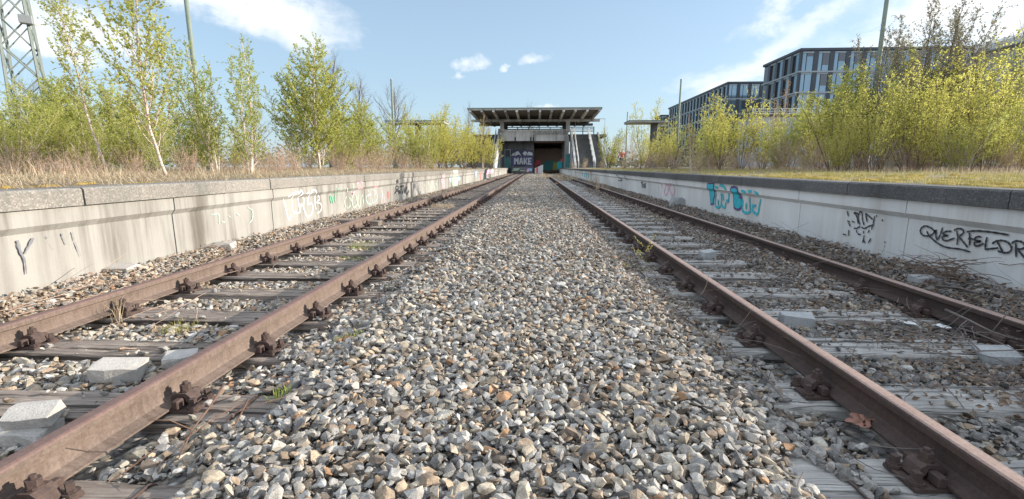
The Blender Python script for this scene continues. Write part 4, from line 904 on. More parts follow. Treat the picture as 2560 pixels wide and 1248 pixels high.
# dead leaves, on the right track above all
def litter(k, fx, fy, label, smin=.02, smax=.055, tint=None):
    x = fx(k); y = fy(k); kk = len(x); z = np.maximum(bed_z(x, y)+.03, np.where(on_sleeper(x, y, 0), .012, -1)); z = np.where(near_rail(x, .08), -.02, z)
    P = np.stack([x, y, z], 1); D = np.stack([rs.normal(size=kk), rs.normal(size=kk), rs.normal(0, .35, kk)], 1)
    tag(link('leaf_litter', leaves_mesh('leaf_litter', P, D, rs.uniform(smin, smax, kk), rs, .6, .5), M['litter']), label, 'dead leaves', kind='stuff')
litter(9000, lambda k: rs.normal(3.45, .28, k).clip(3.1, 3.93), lambda k: 2.2+26*rs.random(k)**1.5, 'brown dead leaves drifted against the right platform wall')
litter(9000, lambda k: rs.normal(2.6, .40, k).clip(1.6, 2.93), lambda k: 2.0+22*rs.random(k)**1.4, 'brown dead leaves and scraps between the rails of the right track', .015, .045)
litter(4200, lambda k: rs.normal(-3.75, .2, k).clip(-4.12, -3.3), lambda k: 2.6+24*rs.random(k)**1.5, 'dry leaves and straw scraps along the foot of the left platform wall', .015, .045)
litter(3800, lambda k: rs.normal(1.12, .25, k), lambda k: 3.2+20*rs.random(k)**1.3, 'reddish dead leaves beside the inner rail of the right track', .015, .04)

# twigs and straws lying about
def twigs(k, fx, fy, lmin, lmax, r_, mat_, label, lift=.04, ay=0.0, asp=3.2):
    b = MB()
    for _ in range(k):
        x, y = fx(), fy(); L = rs.uniform(lmin, lmax); a = ay+rs.uniform(-asp, asp); d = np.array([math.cos(a), math.sin(a), rs.uniform(-.12, .2)])
        z = float(max(bed_z(x, y), 0 if on_sleeper(np.array([x]), np.array([y]), 0)[0] else -1))+lift*rs.uniform(.5, 1.3); p = path((x, y, z), d, L, 6, -.25, .16, rs)
        b.tube(p, r_*rs.uniform(.5, 1.2)*np.linspace(1, .35, 6), 4, cap=False)
    tag(b.build('twigs', mat_), label, 'twigs', kind='stuff')
twigs(150, lambda: rs.uniform(3.12, 3.9), lambda: 2.6+7*rs.random()**1.6, .25, 1.0, .004, M['baretwig'], 'tangle of grey dead twigs along the right platform wall', .06, 1.2, .9)
twigs(60, lambda: rs.normal(3.68, .08), lambda: rs.normal(4.15, .12), .15, .38, .005, M['bark'], 'brown heap of roots and vine stems at the foot of the right wall under the black writing', .16)
twigs(45, lambda: rs.normal(2.62, .25), lambda: rs.normal(2.75, .35), .15, .7, .005, M['baretwig'], 'tangle of twigs beside the grey slab between the right-hand rails', .09)
twigs(200, lambda: rs.uniform(1.75, 2.92), lambda: 1.9+5*rs.random()**1.3, .15, .6, .0032, M['baretwig'], 'dead twigs strewn between the rails of the right track', .05)
twigs(130, lambda: rs.uniform(-4.1, -3.3), lambda: 2.8+8*rs.random()**1.5, .2, .7, .0028, M['drystem'], 'dry straw stalks lying along the foot of the left platform wall', .05, 1.5, .5)
twigs(46, lambda: rs.uniform(-3.1, -1.9), lambda: 1.4+4*rs.random(), .12, .5, .0026, M['drystem'], 'dry straws strewn between the rails of the left track', .06)
twigs(120, lambda: rs.normal(1.15, .2), lambda: 1.3+5*rs.random(), .12, .55, .0026, M['baretwig'], 'grey twigs beside the inner rail of the right track', .07)
twigs(20, lambda: rs.uniform(-1.5, -1.0), lambda: 1.5+4*rs.random(), .12, .5, .003, M['twig'], 'reddish twigs on the ballast beside the left track', .06)

# ------------------------------------------------------------------ the abandoned station at the end of the tracks
def PX(px, py, y): p = at_y(px, py, y); return float(p[0]), float(p[2])
YR0, YR1 = 68.0, 90.0
st = thing('station_building', 'abandoned concrete station bridge with overhanging ribbed roof closing off the tracks', 'station', (0, YS, 0))
def sbox(mb, x0, x1, y0, y1, z0, z1, m=0, ch=0): return mb.box(x0, x1, y0-YS, y1-YS, z0, z1, m, ch)
ZSOF = PX(1338, 277, YR0)[1]; ZTOP = PX(1338, 270, YR0)[1]
xa, xb = PX(1169, 272, YR0)[0], PX(1505, 272, YR0)[0]
b = MB(); sbox(b, xa, xb, YR0, YR1, ZSOF+.12, ZTOP); roof = b.build('roof', M['sconc'], st)
b = MB(); sbox(b, xa-.06, xb+.06, YR0-.06, YR0+.25, ZTOP-.10, ZTOP+.06); sbox(b, xa-.06, xa+.2, YR0+.25, YR1, ZTOP-.1, ZTOP+.06); sbox(b, xb-.2, xb+.06, YR0+.25, YR1, ZTOP-.1, ZTOP+.06); b.build('roof_edging', M['polegreen'], roof)
b = MB(); sbox(b, xa+.25, xb-.25, YR0+.35, YR1-.3, ZSOF+.06, ZSOF+.118); b.build('soffit', M['soffit'], roof)
for i in range(12):
    x = xa+.35+(xb-xa-.7)*i/11; b = MB(); b.prism([(YR0-YS+.05, ZSOF+.10), (YR0-YS+.05, ZSOF-.12), (YR0-YS+8.0, ZSOF-.42), (YR1-YS-.3, ZSOF-.42), (YR1-YS-.3, ZSOF+.10)], 'x', x-.16, x+.16)
    b.build('roof_rib', M['sconc_pale'] if i % 2 == 0 else M['sconc'], roof)
xe0, xe1 = PX(1178, 295, 75.7)[0], PX(1500, 295, 75.7)[0]; zb1 = PX(1338, 304, 75.7)[1]; zb2 = PX(1338, 313, 83)[1]
b = MB(); sbox(b, xe0, xe1, 75.7, 76.5, zb1, ZSOF-.42); b.build('roof_beam', M['sconc'], st)
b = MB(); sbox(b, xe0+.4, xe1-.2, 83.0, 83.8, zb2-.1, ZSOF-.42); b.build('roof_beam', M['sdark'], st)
ZD1 = PX(1338, 326, YS)[1]; ZD0 = PX(1338, 352.5, YS)[1]
xl_, xr_ = PX(1251, 340, YS)[0], PX(1421, 340, YS)[0]; xm = PX(1333, 340, YS)[0]
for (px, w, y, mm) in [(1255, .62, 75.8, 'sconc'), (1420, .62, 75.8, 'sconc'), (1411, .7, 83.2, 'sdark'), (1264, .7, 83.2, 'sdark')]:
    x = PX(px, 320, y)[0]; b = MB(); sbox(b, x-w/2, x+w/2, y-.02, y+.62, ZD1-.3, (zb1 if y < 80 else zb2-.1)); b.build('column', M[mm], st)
# bridge deck: left half flush panel, right half recessed below an overhanging lip
b = MB(); sbox(b, xl_, xm-.03, YS, YS+.4, ZD0, ZD1, ch=.02); b.build('deck_fascia', M['sconc_pale'], st)
b = MB(); sbox(b, xm+.03, xr_, YS-.05, YS+.4, PX(1338, 336, YS)[1], ZD1, ch=.02); sbox(b, xm+.03, xm+.45, YS-.02, YS+.4, ZD0, PX(1338, 336, YS)[1]-.004); b.build('deck_fascia', M['sconc'], st)
b = MB(); sbox(b, xm+.46, xr_, YS+.22, YS+.45, ZD0, PX(1338, 336, YS)[1]-.004); b.build('deck_fascia', M['sconc_pale'], st)
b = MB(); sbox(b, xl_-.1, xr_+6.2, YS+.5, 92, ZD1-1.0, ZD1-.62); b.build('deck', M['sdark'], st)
b = MB()
for px in (1288, 1327, 1334): x = PX(px, 345, YS)[0]; sbox(b, x-.1, x+.1, YS-.09, YS-.003, ZD0+.01, PX(px, 343, YS)[1])
b.build('drain_slot', M['p_black'], st)
# white bracketed rail on the fascia, dark rail behind
b = MB(); zr = PX(1338, 325, YS)[1]
b.tube([(xl_, -.2, zr), (xr_, -.2, zr)], .05, 6)
for x in np.linspace(xl_+.1, xr_-.1, 14): sbox(b, x-.04, x+.04, YS-.22, YS-.10, zr-.42, zr)
b.build('white_railing', M['whitepaint'], st)
b = MB(); zt, zm = PX(1338, 318.5, 86)[1], PX(1338, 323, 86)[1]; x0, x1 = PX(1266, 320, 86)[0], PX(1486, 320, 86)[0]
for z in (zt, zm, zm-.38): sbox(b, x0, x1, 86, 86.12, z-.07, z+.07)
for x in np.linspace(x0+.06, x1-.06, 9): sbox(b, x-.07, x+.07, 86.13, 86.25, ZD1-.62, zt+.07)
b.build('dark_railing', M['p_black'], st)
# lower storey
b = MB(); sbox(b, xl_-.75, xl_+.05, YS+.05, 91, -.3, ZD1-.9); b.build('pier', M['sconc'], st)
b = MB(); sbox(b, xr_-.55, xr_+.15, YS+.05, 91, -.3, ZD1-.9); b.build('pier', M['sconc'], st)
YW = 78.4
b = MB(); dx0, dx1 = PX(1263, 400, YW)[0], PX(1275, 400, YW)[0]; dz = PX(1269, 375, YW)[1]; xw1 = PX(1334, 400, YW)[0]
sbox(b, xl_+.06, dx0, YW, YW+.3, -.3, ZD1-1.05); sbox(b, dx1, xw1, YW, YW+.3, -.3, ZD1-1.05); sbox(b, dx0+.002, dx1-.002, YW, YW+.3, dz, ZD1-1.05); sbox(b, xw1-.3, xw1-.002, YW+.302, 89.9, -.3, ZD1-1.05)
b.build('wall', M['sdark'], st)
b = MB(); f = .09; sbox(b, dx0-f, dx0, YW-.03, YW+.05, .9, dz+f); sbox(b, dx1, dx1+f, YW-.03, YW+.05, .9, dz+f); sbox(b, dx0+.001, dx1-.001, YW-.03, YW+.05, dz, dz+f); d_ = b.build('door_frame', M['sconc'], st)
b = MB(); sbox(b, dx0, dx1, YW+.12, YW+.18, .5, dz); b.build('door', M['p_navy'], d_)
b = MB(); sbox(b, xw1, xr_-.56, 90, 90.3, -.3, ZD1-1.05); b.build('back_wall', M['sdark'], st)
# stained vertical boards closing the right bay, each hung slightly out of line
b = MB(); x = xw1+.05
while x < PX(1400, 400, 84)[0]:
    w = rng.uniform(.22, .36); q = rng.uniform(-.06, .06); sbox(b, x, x+w-.02, 84+q, 84.05+q, .2, ZD0-.9+rng.uniform(-.15, .1)); x += w
b.build('boarding', M['boards'], st)
b = MB(); sbox(b, xw1+.02, xr_-.57, YS+.6, 84.2, ZD0-.25, ZD0-.12); b.build('bay_ceiling', mat('rusty_ceiling', (.12, .06, .045), (.07, .05, .045)), st)
def spanel(name, m_, quads, y, parent=st, label=None, lift=.02):
    b = MB()
    for i, q in enumerate(quads):
        V = [(PX(px, py, y)[0], y-YS-lift-.004*i, PX(px, py, y)[1]) for px, py in q]; b.add(V, [tuple(range(len(V)))])
    o = b.build(name, m_, parent)
    if label: o['label'] = label
    return o
spanel('mural', M['p_navy'], [[(1277, 427), (1333, 427), (1333, 376), (1277, 374)]], YW, label='dark painted mural ground')
spanel('mural', M['p_purple'], [[(1313, 427), (1333, 427), (1333, 391), (1277, 391), (1277, 394), (1313, 395)], [(1277, 420), (1285, 420), (1285, 394), (1277, 394)]], YW, lift=.03, label='purple mural field')
spanel('mural', M['p_chalk'], [[(1278, 389), (1286, 389), (1287, 381), (1282, 384)], [(1287, 391), (1289, 380), (1296, 378), (1304, 391), (1297, 386)], [(1306, 384), (1312, 378), (1318, 381), (1313, 390)], [(1316, 388), (1321, 379), (1331, 382), (1332, 389)]], YW, lift=.045, label='jagged white mural shapes')
# white block letters M A K E
spanel('mural', M['p_chalk'], [[(1285, 411), (1289, 411), (1289, 395), (1285, 395)], [(1285, 395), (1289, 395), (1293, 402), (1291, 405)], [(1297, 395), (1293, 395), (1290, 403), (1293, 405)], [(1293, 411), (1297, 411), (1297, 395), (1293, 395)],
    [(1297.5, 411), (1301, 411), (1304, 395), (1300.5, 395)], [(1303, 395), (1305, 395), (1308.5, 411), (1305, 411)], [(1300, 406.5), (1306, 406.5), (1306, 403.5), (1300, 403.5)], [(1309, 411), (1312.5, 411), (1312.5, 395), (1309, 395)], [(1312, 404), (1316, 395), (1319, 395), (1314, 405)], [(1312, 402), (1315, 402), (1319.5, 411), (1316, 411)],
    [(1320, 412), (1323.5, 412), (1323.5, 395), (1320, 395)], [(1323, 398), (1328.5, 398), (1328.5, 395), (1323, 395)], [(1323, 405), (1327.5, 405), (1327.5, 402), (1323, 402)], [(1323, 412), (1329, 412), (1329, 408.5), (1323, 408.5)]], YW, lift=.045, label='white block letters reading MAKE')
spanel('graffiti', M['p_purple'], [[(1252, 402), (1260, 402), (1262, 386), (1252, 385)]], YW, label='purple sprayed patch')
spanel('graffiti', M['p_teal'], [[(1262, 420), (1276, 420), (1275, 398), (1270, 390), (1263, 397)]], YW, lift=.03, label='dull teal sprayed shape on the door')
spanel('graffiti', M['p_teal'], [[(1357, 426), (1393, 426), (1393, 410), (1385, 402), (1370, 401), (1357, 408)]], 83.8, label='dark teal graffiti on the boards')
spanel('graffiti', M['p_yellow'], [[(1381, 425), (1393, 425), (1393, 406), (1384, 405)]], 83.8, lift=.05, label='mustard graffiti on the boards')
spanel('graffiti', M['p_red'], [[(1336, 415), (1352, 412), (1350, 398), (1340, 402)]], 83.8, lift=.03, label='dark red graffiti on the boards')
spanel('graffiti', M['p_turq'], [[(1393, 424), (1406, 424), (1406, 405), (1399, 402), (1393, 407)]], 79, lift=.0, label='pale turquoise graffiti')
spanel('graffiti', M['p_red'], [[(1400, 404), (1407, 404), (1406, 394), (1403, 398)]], 79, lift=.0, label='bright red graffiti')
spanel('graffiti', M['p_teal'], [[(1412, 424), (1425, 424), (1425, 384), (1414, 386)]], YS+.04, label='teal paint on the right pier foot')
# low sunlit boards and a knee wall across the end of the tracks
b = MB(); x0, z0 = PX(1279, 431, 74.6); x1 = PX(1334, 431, 74.6)[0]; b.box(x0, x1, 74.6-YS, 75.1-YS, -.3, PX(1300, 417, 74.6)[1], ch=.03); o = b.build('end_wall', M['sdark'], st)
spanel('graffiti', M['p_grey'], [[(1296, 424), (1318, 424), (1318, 419), (1296, 418)]], 74.6, o); spanel('graffiti', M['p_palegreen'], [[(1281, 428), (1296, 427), (1300, 421), (1283, 420)], [(1300, 429), (1314, 428), (1312, 425), (1300, 425)]], 74.6, o, lift=.03)
spanel('graffiti', M['p_blue'], [[(1319, 428), (1330, 428), (1330, 421), (1319, 421)]], 74.6, o); spanel('graffiti', M['p_pink'], [[(1316, 430), (1322, 430), (1322, 423), (1317, 424)]], 74.6, o, lift=.04)
b = MB(); xx = PX(1337, 426, 75)[0]
for i in range(5): b.box(xx+i*.27, xx+i*.27+.25, 75-YS, 75.06-YS, 0, PX(1345, 420-i*1.9, 75)[1])
o = tag(b.build('board_fence', M['whitepaint'], None), 'short stepped fence of pale boards with red paint at the end of the tracks', 'fence'); o.location = (0, YS, 0)
b = MB(); b.box(xx+.24, xx+.50, 74.975-YS, 74.998-YS, 0, 1.0); b.build('red_paint', M['p_red'], o)

# outer stairs down from the bridge to both platforms
def stairs(side):
    s = 1 if side == 'right' else -1
    xin = 5.95 if s > 0 else -6.1; xout = xin+s*4.0; zt_ = ZD1-.62; zb_ = 1.0; yt, yb = 76.5, 67.5; n_ = 30
    o = thing('staircase', f'dark concrete staircase rising to the station bridge on the {side} platform', 'staircase', ((xin+xout)/2, yb, zb_))
    b = MB(); ox, oy = (xin+xout)/2, yb
    for i in range(n_):
        y0 = yb+(yt-yb)*i/n_; z1 = zb_+(zt_-zb_)*(i+1)/n_; b.box(min(xin, xout)-ox, max(xin, xout)-ox, y0-oy, yt+.5-oy if i == n_-1 else y0+(yt-yb)/n_+.35-oy, z1-(zt_-zb_)/n_-.25-zb_, z1-zb_-.002*(i % 2))
    b.build('steps', M['sdark'], o)
    def cheek(x, w, hz_, m_):
        b = MB(); b.prism([(yb-.8-oy, -1.2), (yb-.8-oy, .35), (yt-oy, zt_-zb_+hz_), (yt+.4-oy, zt_-zb_+hz_), (yt+.4-oy, -1.2)], 'x', min(x, x+s*w)-ox, max(x, x+s*w)-ox); return b.build('cheek_wall', m_, o)
    c_ = cheek(xin-s*.30, .28, .95, M['sconc_pale'])
    cheek(xout+s*.02, .25, .35, M['sconc'])
    b = MB()
    for xx_ in ((xin+s*.35, xin+s*2.55, xin+s*2.75) if s > 0 else (xin+s*.35,)):
        for hh in (.9, .45): b.tube([(xx_-ox, 0, hh+.2), (xx_-ox, yt-yb, zt_-zb_+hh)], .045, 6)
        for i in range(7):
            t = i/6; b.tube([(xx_-ox, (yt-yb)*t, (zt_-zb_)*t-.1), (xx_-ox, (yt-yb)*t, (zt_-zb_)*t+1.0+.1*(1-t))], .04, 6)
    b.build('handrail', M['whitepaint'], o)
    if s > 0:
        b = MB(); F_ = []
        for (ya_, yb_, za_, zb2_) in [(1.2, 2.6, .3, 1.3), (3.0, 4.2, 1.2, 2.6), (5.5, 6.2, 3.0, 3.9)]: b.add([(xin-s*.305-ox, ya_, za_), (xin-s*.305-ox, yb_, za_+.3), (xin-s*.305-ox, yb_, zb2_), (xin-s*.305-ox, ya_, zb2_-.4)], [(0, 1, 2, 3)])
        b.build('graffiti', M['p_purple'], c_)
        # thin frame above the head of the stairs
        b = MB(); zq = PX(1500, 314, 77)[1]; b.tube([(xin-ox, yt-oy, zq), (PX(1511, 314, 77)[0]-ox, yt-oy, zq)], .04, 6); b.tube([(PX(1511, 314, 77)[0]-ox, yt-oy, zq), (PX(1511, 314, 77)[0]-ox, yt-oy, 2.0)], .04, 6); b.tube([(xin+.5-ox, yt-oy, zt_-zb_), (xin+.5-ox, yt-oy, zq)], .03, 6)
        b.build('frame_rail', M['metalgrey'], o)
stairs('right'); stairs('left')

# ------------------------------------------------------------------ offices and other buildings on the right
def office(x, y0, y1, depth, ztop, floors, fh, label, front=True, side=True, bay=2.8, zlow=0.0):
    o = thing('office_building', label, 'office building', (x, y0, 0))
    b = MB(); b.box(.25, depth, .25, y1-y0, zlow, ztop-.05); b.build('core', M['glassdark'], o)
    b = MB(); b.box(-.15, depth+.1, -.15, y1-y0+.1, ztop-.05, ztop+.45, ch=.05); b.build('roof', M['cladding'], o)
    zs = [ztop-fh*i for i in range(floors+1)]
    b = MB()
    for z in zs[1:]:
        if side: b.box(-.12, .02, -.12, y1-y0, z-.13, z+.13)
        if front: b.box(.021, depth, -.12, .02, z-.13, z+.13)
    b.build('floor_band', M['band'], o)
    b = MB(); P = []
    ns = int((y1-y0)/bay); nf = int(depth/bay)
    for i in range(ns+1): b.box(-.02, .24, max(.021, i*bay-.42), i*bay+.42, zs[-1], ztop-.051) if side else None
    for i in range(nf+1): b.box(max(.241 if side else -.02, i*bay-.42), i*bay+.42, -.02, .24, zs[-1], ztop-.051) if front else None
    b.build('pier', M['cladding'], o)
    k = 0
    for f in range(floors):
        za, zb_ = zs[f+1]+.133, zs[f]-.135
        for i in range(ns if side else 0):
            if k >= 96: break
            b = MB(); b.box(.10, .16, i*bay+.421, i*bay+1.55, za, zb_); w = b.build('window', M['glass'] if rng.random() < .75 else M['glassdark'], o); k += 1
            b = MB(); b.box(.06, .17, i*bay+1.551, i*bay+1.64, za, zb_); b.build('mullion', M['p_black'], w)
            b = MB(); b.box(.02, .099, i*bay+.422, i*bay+bay-.422, zb_-.30, zb_-.002); b.build('blind_box', M['band'], w)
        for i in range(nf if front else 0):
            if k >= 96: break
            b = MB(); b.box(i*bay+.421, i*bay+bay-.421, .10, .16, za, zb_); w = b.build('window', M['glass'], o); k += 1
            b = MB(); b.box(i*bay+1.1, i*bay+1.2, .05, .099, za, zb_); b.build('mullion', M['p_black'], w)
            if rng.random() < .45: b = MB(); b.box(i*bay+1.21, i*bay+bay-.43, .06, .098, za+rng.uniform(.3, .8)*(zb_-za), zb_-.004); b.build('blind', M['glassdark'], w)
            b = MB(); b.box(i*bay+.423, i*bay+bay-.423, .0, .049, zb_-.26, zb_-.002); b.build('blind_box', M['band'], w)
    return o
x1_, z1_ = PX(2003, 127, 90.0)
office(x1_, 90.0, 103.8, 37, z1_, 6, 3.62, 'dark four-sided office block with big gridded windows, nearest and tallest on the right')
z2_ = PX(1820, 209, 125)[1]; x2_ = PX(1820, 209, 125)[0]
office(x2_, 125, 178, 15.3, z2_, 5, 3.75, 'long dark office block receding behind the nearest office, second along the street')
x3_, z3_ = PX(1652, 290, 195); office(x3_, 195, 205, 12, z3_, 4, 3.7, 'farthest dark office block, only its top showing left of the long one')
# low annex in front of the offices
b = MB(); xa_, za_ = PX(1880, 292, 84); xb_ = PX(2200, 292, 84)[0]
an = thing('annex', 'low pale grey annex with white roof railing in front of the nearest office', 'building', (xa_, 84, 0)); b.box(0, xb_-xa_, 0, 5.4, 0, za_); b.build('wall', M['paleplaster'], an)
b = MB(); b.box(-.2, xb_-xa_+.2, -.2, 5.5, za_, za_+.3); b.build('roof', M['cladding'], an)
b = MB()
for z in (.55, .9, 1.3): b.tube([(0, 0, za_+z), (xb_-xa_, 0, za_+z)], .05, 5)
for i in range(18): x = i*(xb_-xa_)/17; b.tube([(x, 0, za_+.3), (x, 0, za_+1.35)], .05, 5)
b.build('roof_railing', M['whitepaint'], an)
for i in range(10):
    b = MB(); b.box(.8+i*2.6, 2.3+i*2.6, -.04, -.004, 2.2, za_-2.4); w = b.build('window', M['glass'], an); b = MB(); b.box(1.5+i*2.6, 1.6+i*2.6, -.07, -.041, 2.2, za_-2.4); b.build('mullion', M['p_black'], w)
# pale building with a perforated screen along its roof edge
XP = 41.0; pa = at_x(2560, 110, XP); zp0 = at_x(2500, 118, XP)[2]; zp1 = at_x(2500, 98, XP)[2]
pb = thing('pale_building', 'pale building with perforated white roof screen at the right edge', 'building', (XP, 36.3, 0)); b = MB(); b.box(.6, 14, -8, 11.0, 0, zp0-.1); b.build('wall', M['paleplaster'], pb)
b = MB(); b.box(-.1, 14.2, -8.1, 11.1, zp0-.095, zp0+.02); b.build('roof', M['band'], pb)
b = MB(); ph = zp1-zp0; nz = 6; c_ = ph/nz; y = -8.0
while y < 11.0:
    for j in range(nz):
        z = zp0+.03+j*c_
        b.box(-.03, .0, y, y+c_*.34, z, z+c_)
        b.box(-.03, .0, y+c_*.3401, y+c_, z, z+c_*.36)
    y += c_
b.build('perforated_screen', M['whitepaint'], pb)
b = MB()
for y in np.arange(-8, 11.1, 2.35): b.box(.001, .12, y-.05, y+.05, zp0+.02, zp1+.1)
b.build('screen_post', M['metalgrey'], pb)
b = MB(); b.box(.55, .65, -7.9, 10.9, zp0+.02, zp1-.02); b.build('screen_backing', M['cladding'], pb)  # dark panel added so the holes of the screen read dark

# ------------------------------------------------------------------ poles, mast, canopies
def pole(px, top, y, label, r0=.085, r1=.055, lean=0.0):
    x, z = PX(px, top, y); zg = float(plat_z(x, y)); o = thing('lamp_pole', label, 'pole', (x, y, zg), 0, 'tapering platform poles'); b = MB()
    b.tube([(lean*-1*(z-zg)*0, 0, -.1), (0, 0, (z-zg)*.5), (lean*(z-zg), 0, z-zg)], [r0, (r0+r1)/2, r1], 10); b.build('shaft', M['polegreen'], o, True)
    b = MB(); b.tube([(0, 0, -.05), (0, 0, .55), (0, 0, .58)], [r0*1.45, r0*1.45, r0*1.02], 10); b.build('foot', M['polegreen'], o, True); b = MB(); b.tube([(lean*(z-zg), 0, z-zg-.02), (lean*(z-zg), 0, z-zg+.05)], r1*1.15, 8); b.build('cap', M['metalgrey'], o)
pole(458, -60, 12.4, 'thick tapering green-grey pole nearest on the left platform', .068, .055)
pole(978, 200, 30, 'slim tapering pole midway along the left platform', .10, .06)
pole(2226, -60, 18.6, 'thick green-grey pole in the thicket on the right platform', .09, .075)
pole(1703, 200, 30, 'slim pole midway along the right platform', .085, .05)
pole(1569, 281, 50, 'farthest slim pole beside the walker on the right platform', .085, .05)
pole(1113, 280, 52, 'farthest slim pole on the left platform', .085, .05)
def canopy(px0, px1, pyt, pyb, pillar_px, pw, y, length, label):
    x0, zt_ = PX(px0, pyt, y); x1, zb_ = PX(px1, pyb, y); xp = PX(pillar_px, 340, y)[0]; zg = float(plat_z(xp, y)); o = thing('platform_canopy', label, 'canopy', (xp, y, zg))
    b = MB(); b.box(x0-xp, x1-xp, 0, length, zb_-zg, zt_-zg, ch=.03); r_ = b.build('roof_slab', M['sconc'], o); b = MB(); b.box(x0-xp-.03, x1-xp+.03, -.03, length+.03, zt_-zg, zt_-zg+.06); b.build('roof_edging', M['polegreen'], r_)
    b = MB(); b.box(-pw/2, pw/2, .6, 1.3, -.2, zb_-zg-.001, ch=.03); b.build('pillar', M['sdark'], o)
canopy(1573, 1672, 302.5, 306, 1641, .46, 40, 2.2, 'flat concrete canopy slab on one mossy pillar, right platform')
canopy(962, 1110, 303, 307.5, 1040, .40, 37, 2.0, 'flat concrete canopy slab above the bushes, left platform')
# lattice mast at the left edge
my = 17.0; mx = PX(52, 130, my)[0]; zg = float(plat_z(mx, my)); mt = thing('lattice_mast', 'green-grey steel lattice mast rising at the left edge', 'mast', (mx, my, zg), R(38))
H_ = 11.0; w0, w1 = .50, .27
def leg(sx_, sy_, z): w = w0+(w1-w0)*z/H_; return np.array([sx_*w, sy_*w, z])
for sx_ in (-1, 1):
    for sy_ in (-1, 1):
        b = MB(); b.tube([leg(sx_, sy_, -.2), leg(sx_, sy_, H_)], .055, 4); b.build('leg', M['mastpaint'], mt)
b = MB(); z = .2; k = 0
while z < H_-.8:
    dz_ = 1.05
    for (a, c_) in (((-1, -1), (1, -1)), ((1, -1), (1, 1)), ((1, 1), (-1, 1)), ((-1, 1), (-1, -1))):
        if k % 2: a, c_ = c_, a
        b.tube([leg(*a, z), leg(*c_, z+dz_)], .028, 4); b.tube([leg(*c_, z+.02), leg(*a, z+dz_+.02)], .022, 4)
    z += dz_; k += 1
b.build('bracing', M['mastpaint'], mt)
b = MB(); p = leg(1, -1, 5.4); b.box(p[0]-.18, p[0]+.18, p[1]-.30, p[1]-.07, 5.2, 5.5, ch=.02); b.build('junction_box', M['metalgrey'], mt)

# ------------------------------------------------------------------ lumps of stone, debris
def block(name, px, py, size, rz, tilt, m_, label, cat, zc=None, chip=.38, seed=0):
    r_ = np.random.default_rng(seed); p = at_z(px, py, .0 if zc is None else zc); sx_, sy_, sz_ = size; pts = []
    for x in np.linspace(-1, 1, 4):
        for y in np.linspace(-1, 1, 4):
            for z in (-1, 0, 1):
                q = np.array([x, y, z])*np.array([sx_, sy_, sz_])/2; q += r_.normal(0, .07*min(size), 3); c = (abs(x) > .9)+(abs(y) > .9)+(abs(z) > .9)
                if c == 3: q *= 1-chip*r_.random()
                elif c == 2: q *= 1-chip*.35*r_.random()
                pts.append(q)
    bm = bmesh.new(); vs = [bm.verts.new(q) for q in pts]; bmesh.ops.convex_hull(bm, input=vs); bmesh.ops.delete(bm, geom=[v_ for v_ in bm.verts if not v_.link_faces], context='VERTS')
    me_ = bpy.data.meshes.new(name); bm.to_mesh(me_); bm.free(); o = link(name, me_, m_); o.location = (p[0], p[1], p[2]+sz_*.35); o.rotation_euler = (tilt[0], tilt[1], rz); return tag(o, label, cat)
block('granite_slab', 300, 935, (.215, .13, .072), .35, (.12, .10), M['granite'], 'speckled granite slab lying between the rails of the left track beside the third sleeper', 'stone slab', seed=1)
block('granite_slab', 85, 1048, (.165, .10, .055), .25, (.30, -.02), M['granite'], 'upper granite piece of the stacked pair at the lower left', 'stone slab', .045, seed=2)
block('granite_slab', 60, 1095, (.22, .12, .06), .12, (.05, .03), M['granite'], 'lower granite piece of the stacked pair at the lower left', 'stone slab', -.03, seed=3)
block('granite_slab', 452, 905, (.15, .11, .06), .5, (.05, .05), M['granite'], 'shaded granite piece half hidden behind the inner rail of the left track', 'stone slab', seed=4)
block('concrete_lump', 1990, 815, (.20, .11, .10), -.15, (.05, .05), M['greyslab'], 'square grey concrete lump beside the inner rail of the right track', 'concrete lump', -.03, seed=5)
block('concrete_lump', 2488, 900, (.16, .13, .07), -.35, (.2, -.15), M['greyslab'], 'grey slab with trapezoid top between the right-hand rails at the right edge', 'concrete lump', -.02, seed=6)
block('concrete_lump', 2312, 712, (.20, .14, .09), -.1, (.1, 0), M['greyslab'], 'grey block lying at the foot of the right wall under the black writing', 'concrete lump', .03, seed=7)
block('concrete_lump', 1692, 518, (.34, .25, .28), -.1, (.0, .18), M['greyslab'], 'tilted concrete cube against the right platform wall', 'concrete lump', .04, .1, seed=8)
block('concrete_lump', 300, 690, (.26, .2, .12), .2, (.1, .05), M['granite'], 'pale flat lump at the foot of the left wall', 'concrete lump', .04, seed=9)
block('concrete_lump', 548, 632, (.36, .22, .13), .3, (.1, -.1), M['granite'], 'pale split lump beside the outer rail of the left track', 'concrete lump', .02, seed=10)
block('concrete_lump', 1768, 645, (.16, .12, .10), .2, (.1, -.1), M['greyslab'], 'small pale lump on a sleeper of the right track', 'concrete lump', .0, seed=14)
p = at_z(890, 548, .09); b = MB(); b.box(-.62, .62, -.13, .13, -.05, .05, ch=.012); o = tag(b.build('plank', M['timber']), 'loose wooden plank lying across the ballast behind the outer left rail', 'plank'); o.location = (p[0]-.1, p[1]-.1, .05); o.rotation_euler = (0, .05, .03)
def rag(px, py, sz, m_, label, name, cat, seed, z=.05):
    r_ = np.random.default_rng(seed); p = at_z(px, py, z); n_ = 9; V = []; 
    for i in range(n_):
        for j in range(n_): u, v_ = i/(n_-1)-.5, j/(n_-1)-.5; V.append((u*sz+r_.normal(0, .05)*sz, v_*sz*.7+r_.normal(0, .05)*sz, abs(r_.normal(0, .16))*sz*(1-1.5*max(abs(u), abs(v_)))+.01))
    F = [(i*n_+j, i*n_+j+1, (i+1)*n_+j+1, (i+1)*n_+j) for i in range(n_-1) for j in range(n_-1)]
    b = MB(); b.add(V, F); o = b.build(name, m_, None, True); o.location = (p[0], p[1], p[2]); o.rotation_euler = (0, 0, r_.uniform(0, 6)); tag(o, label, cat)
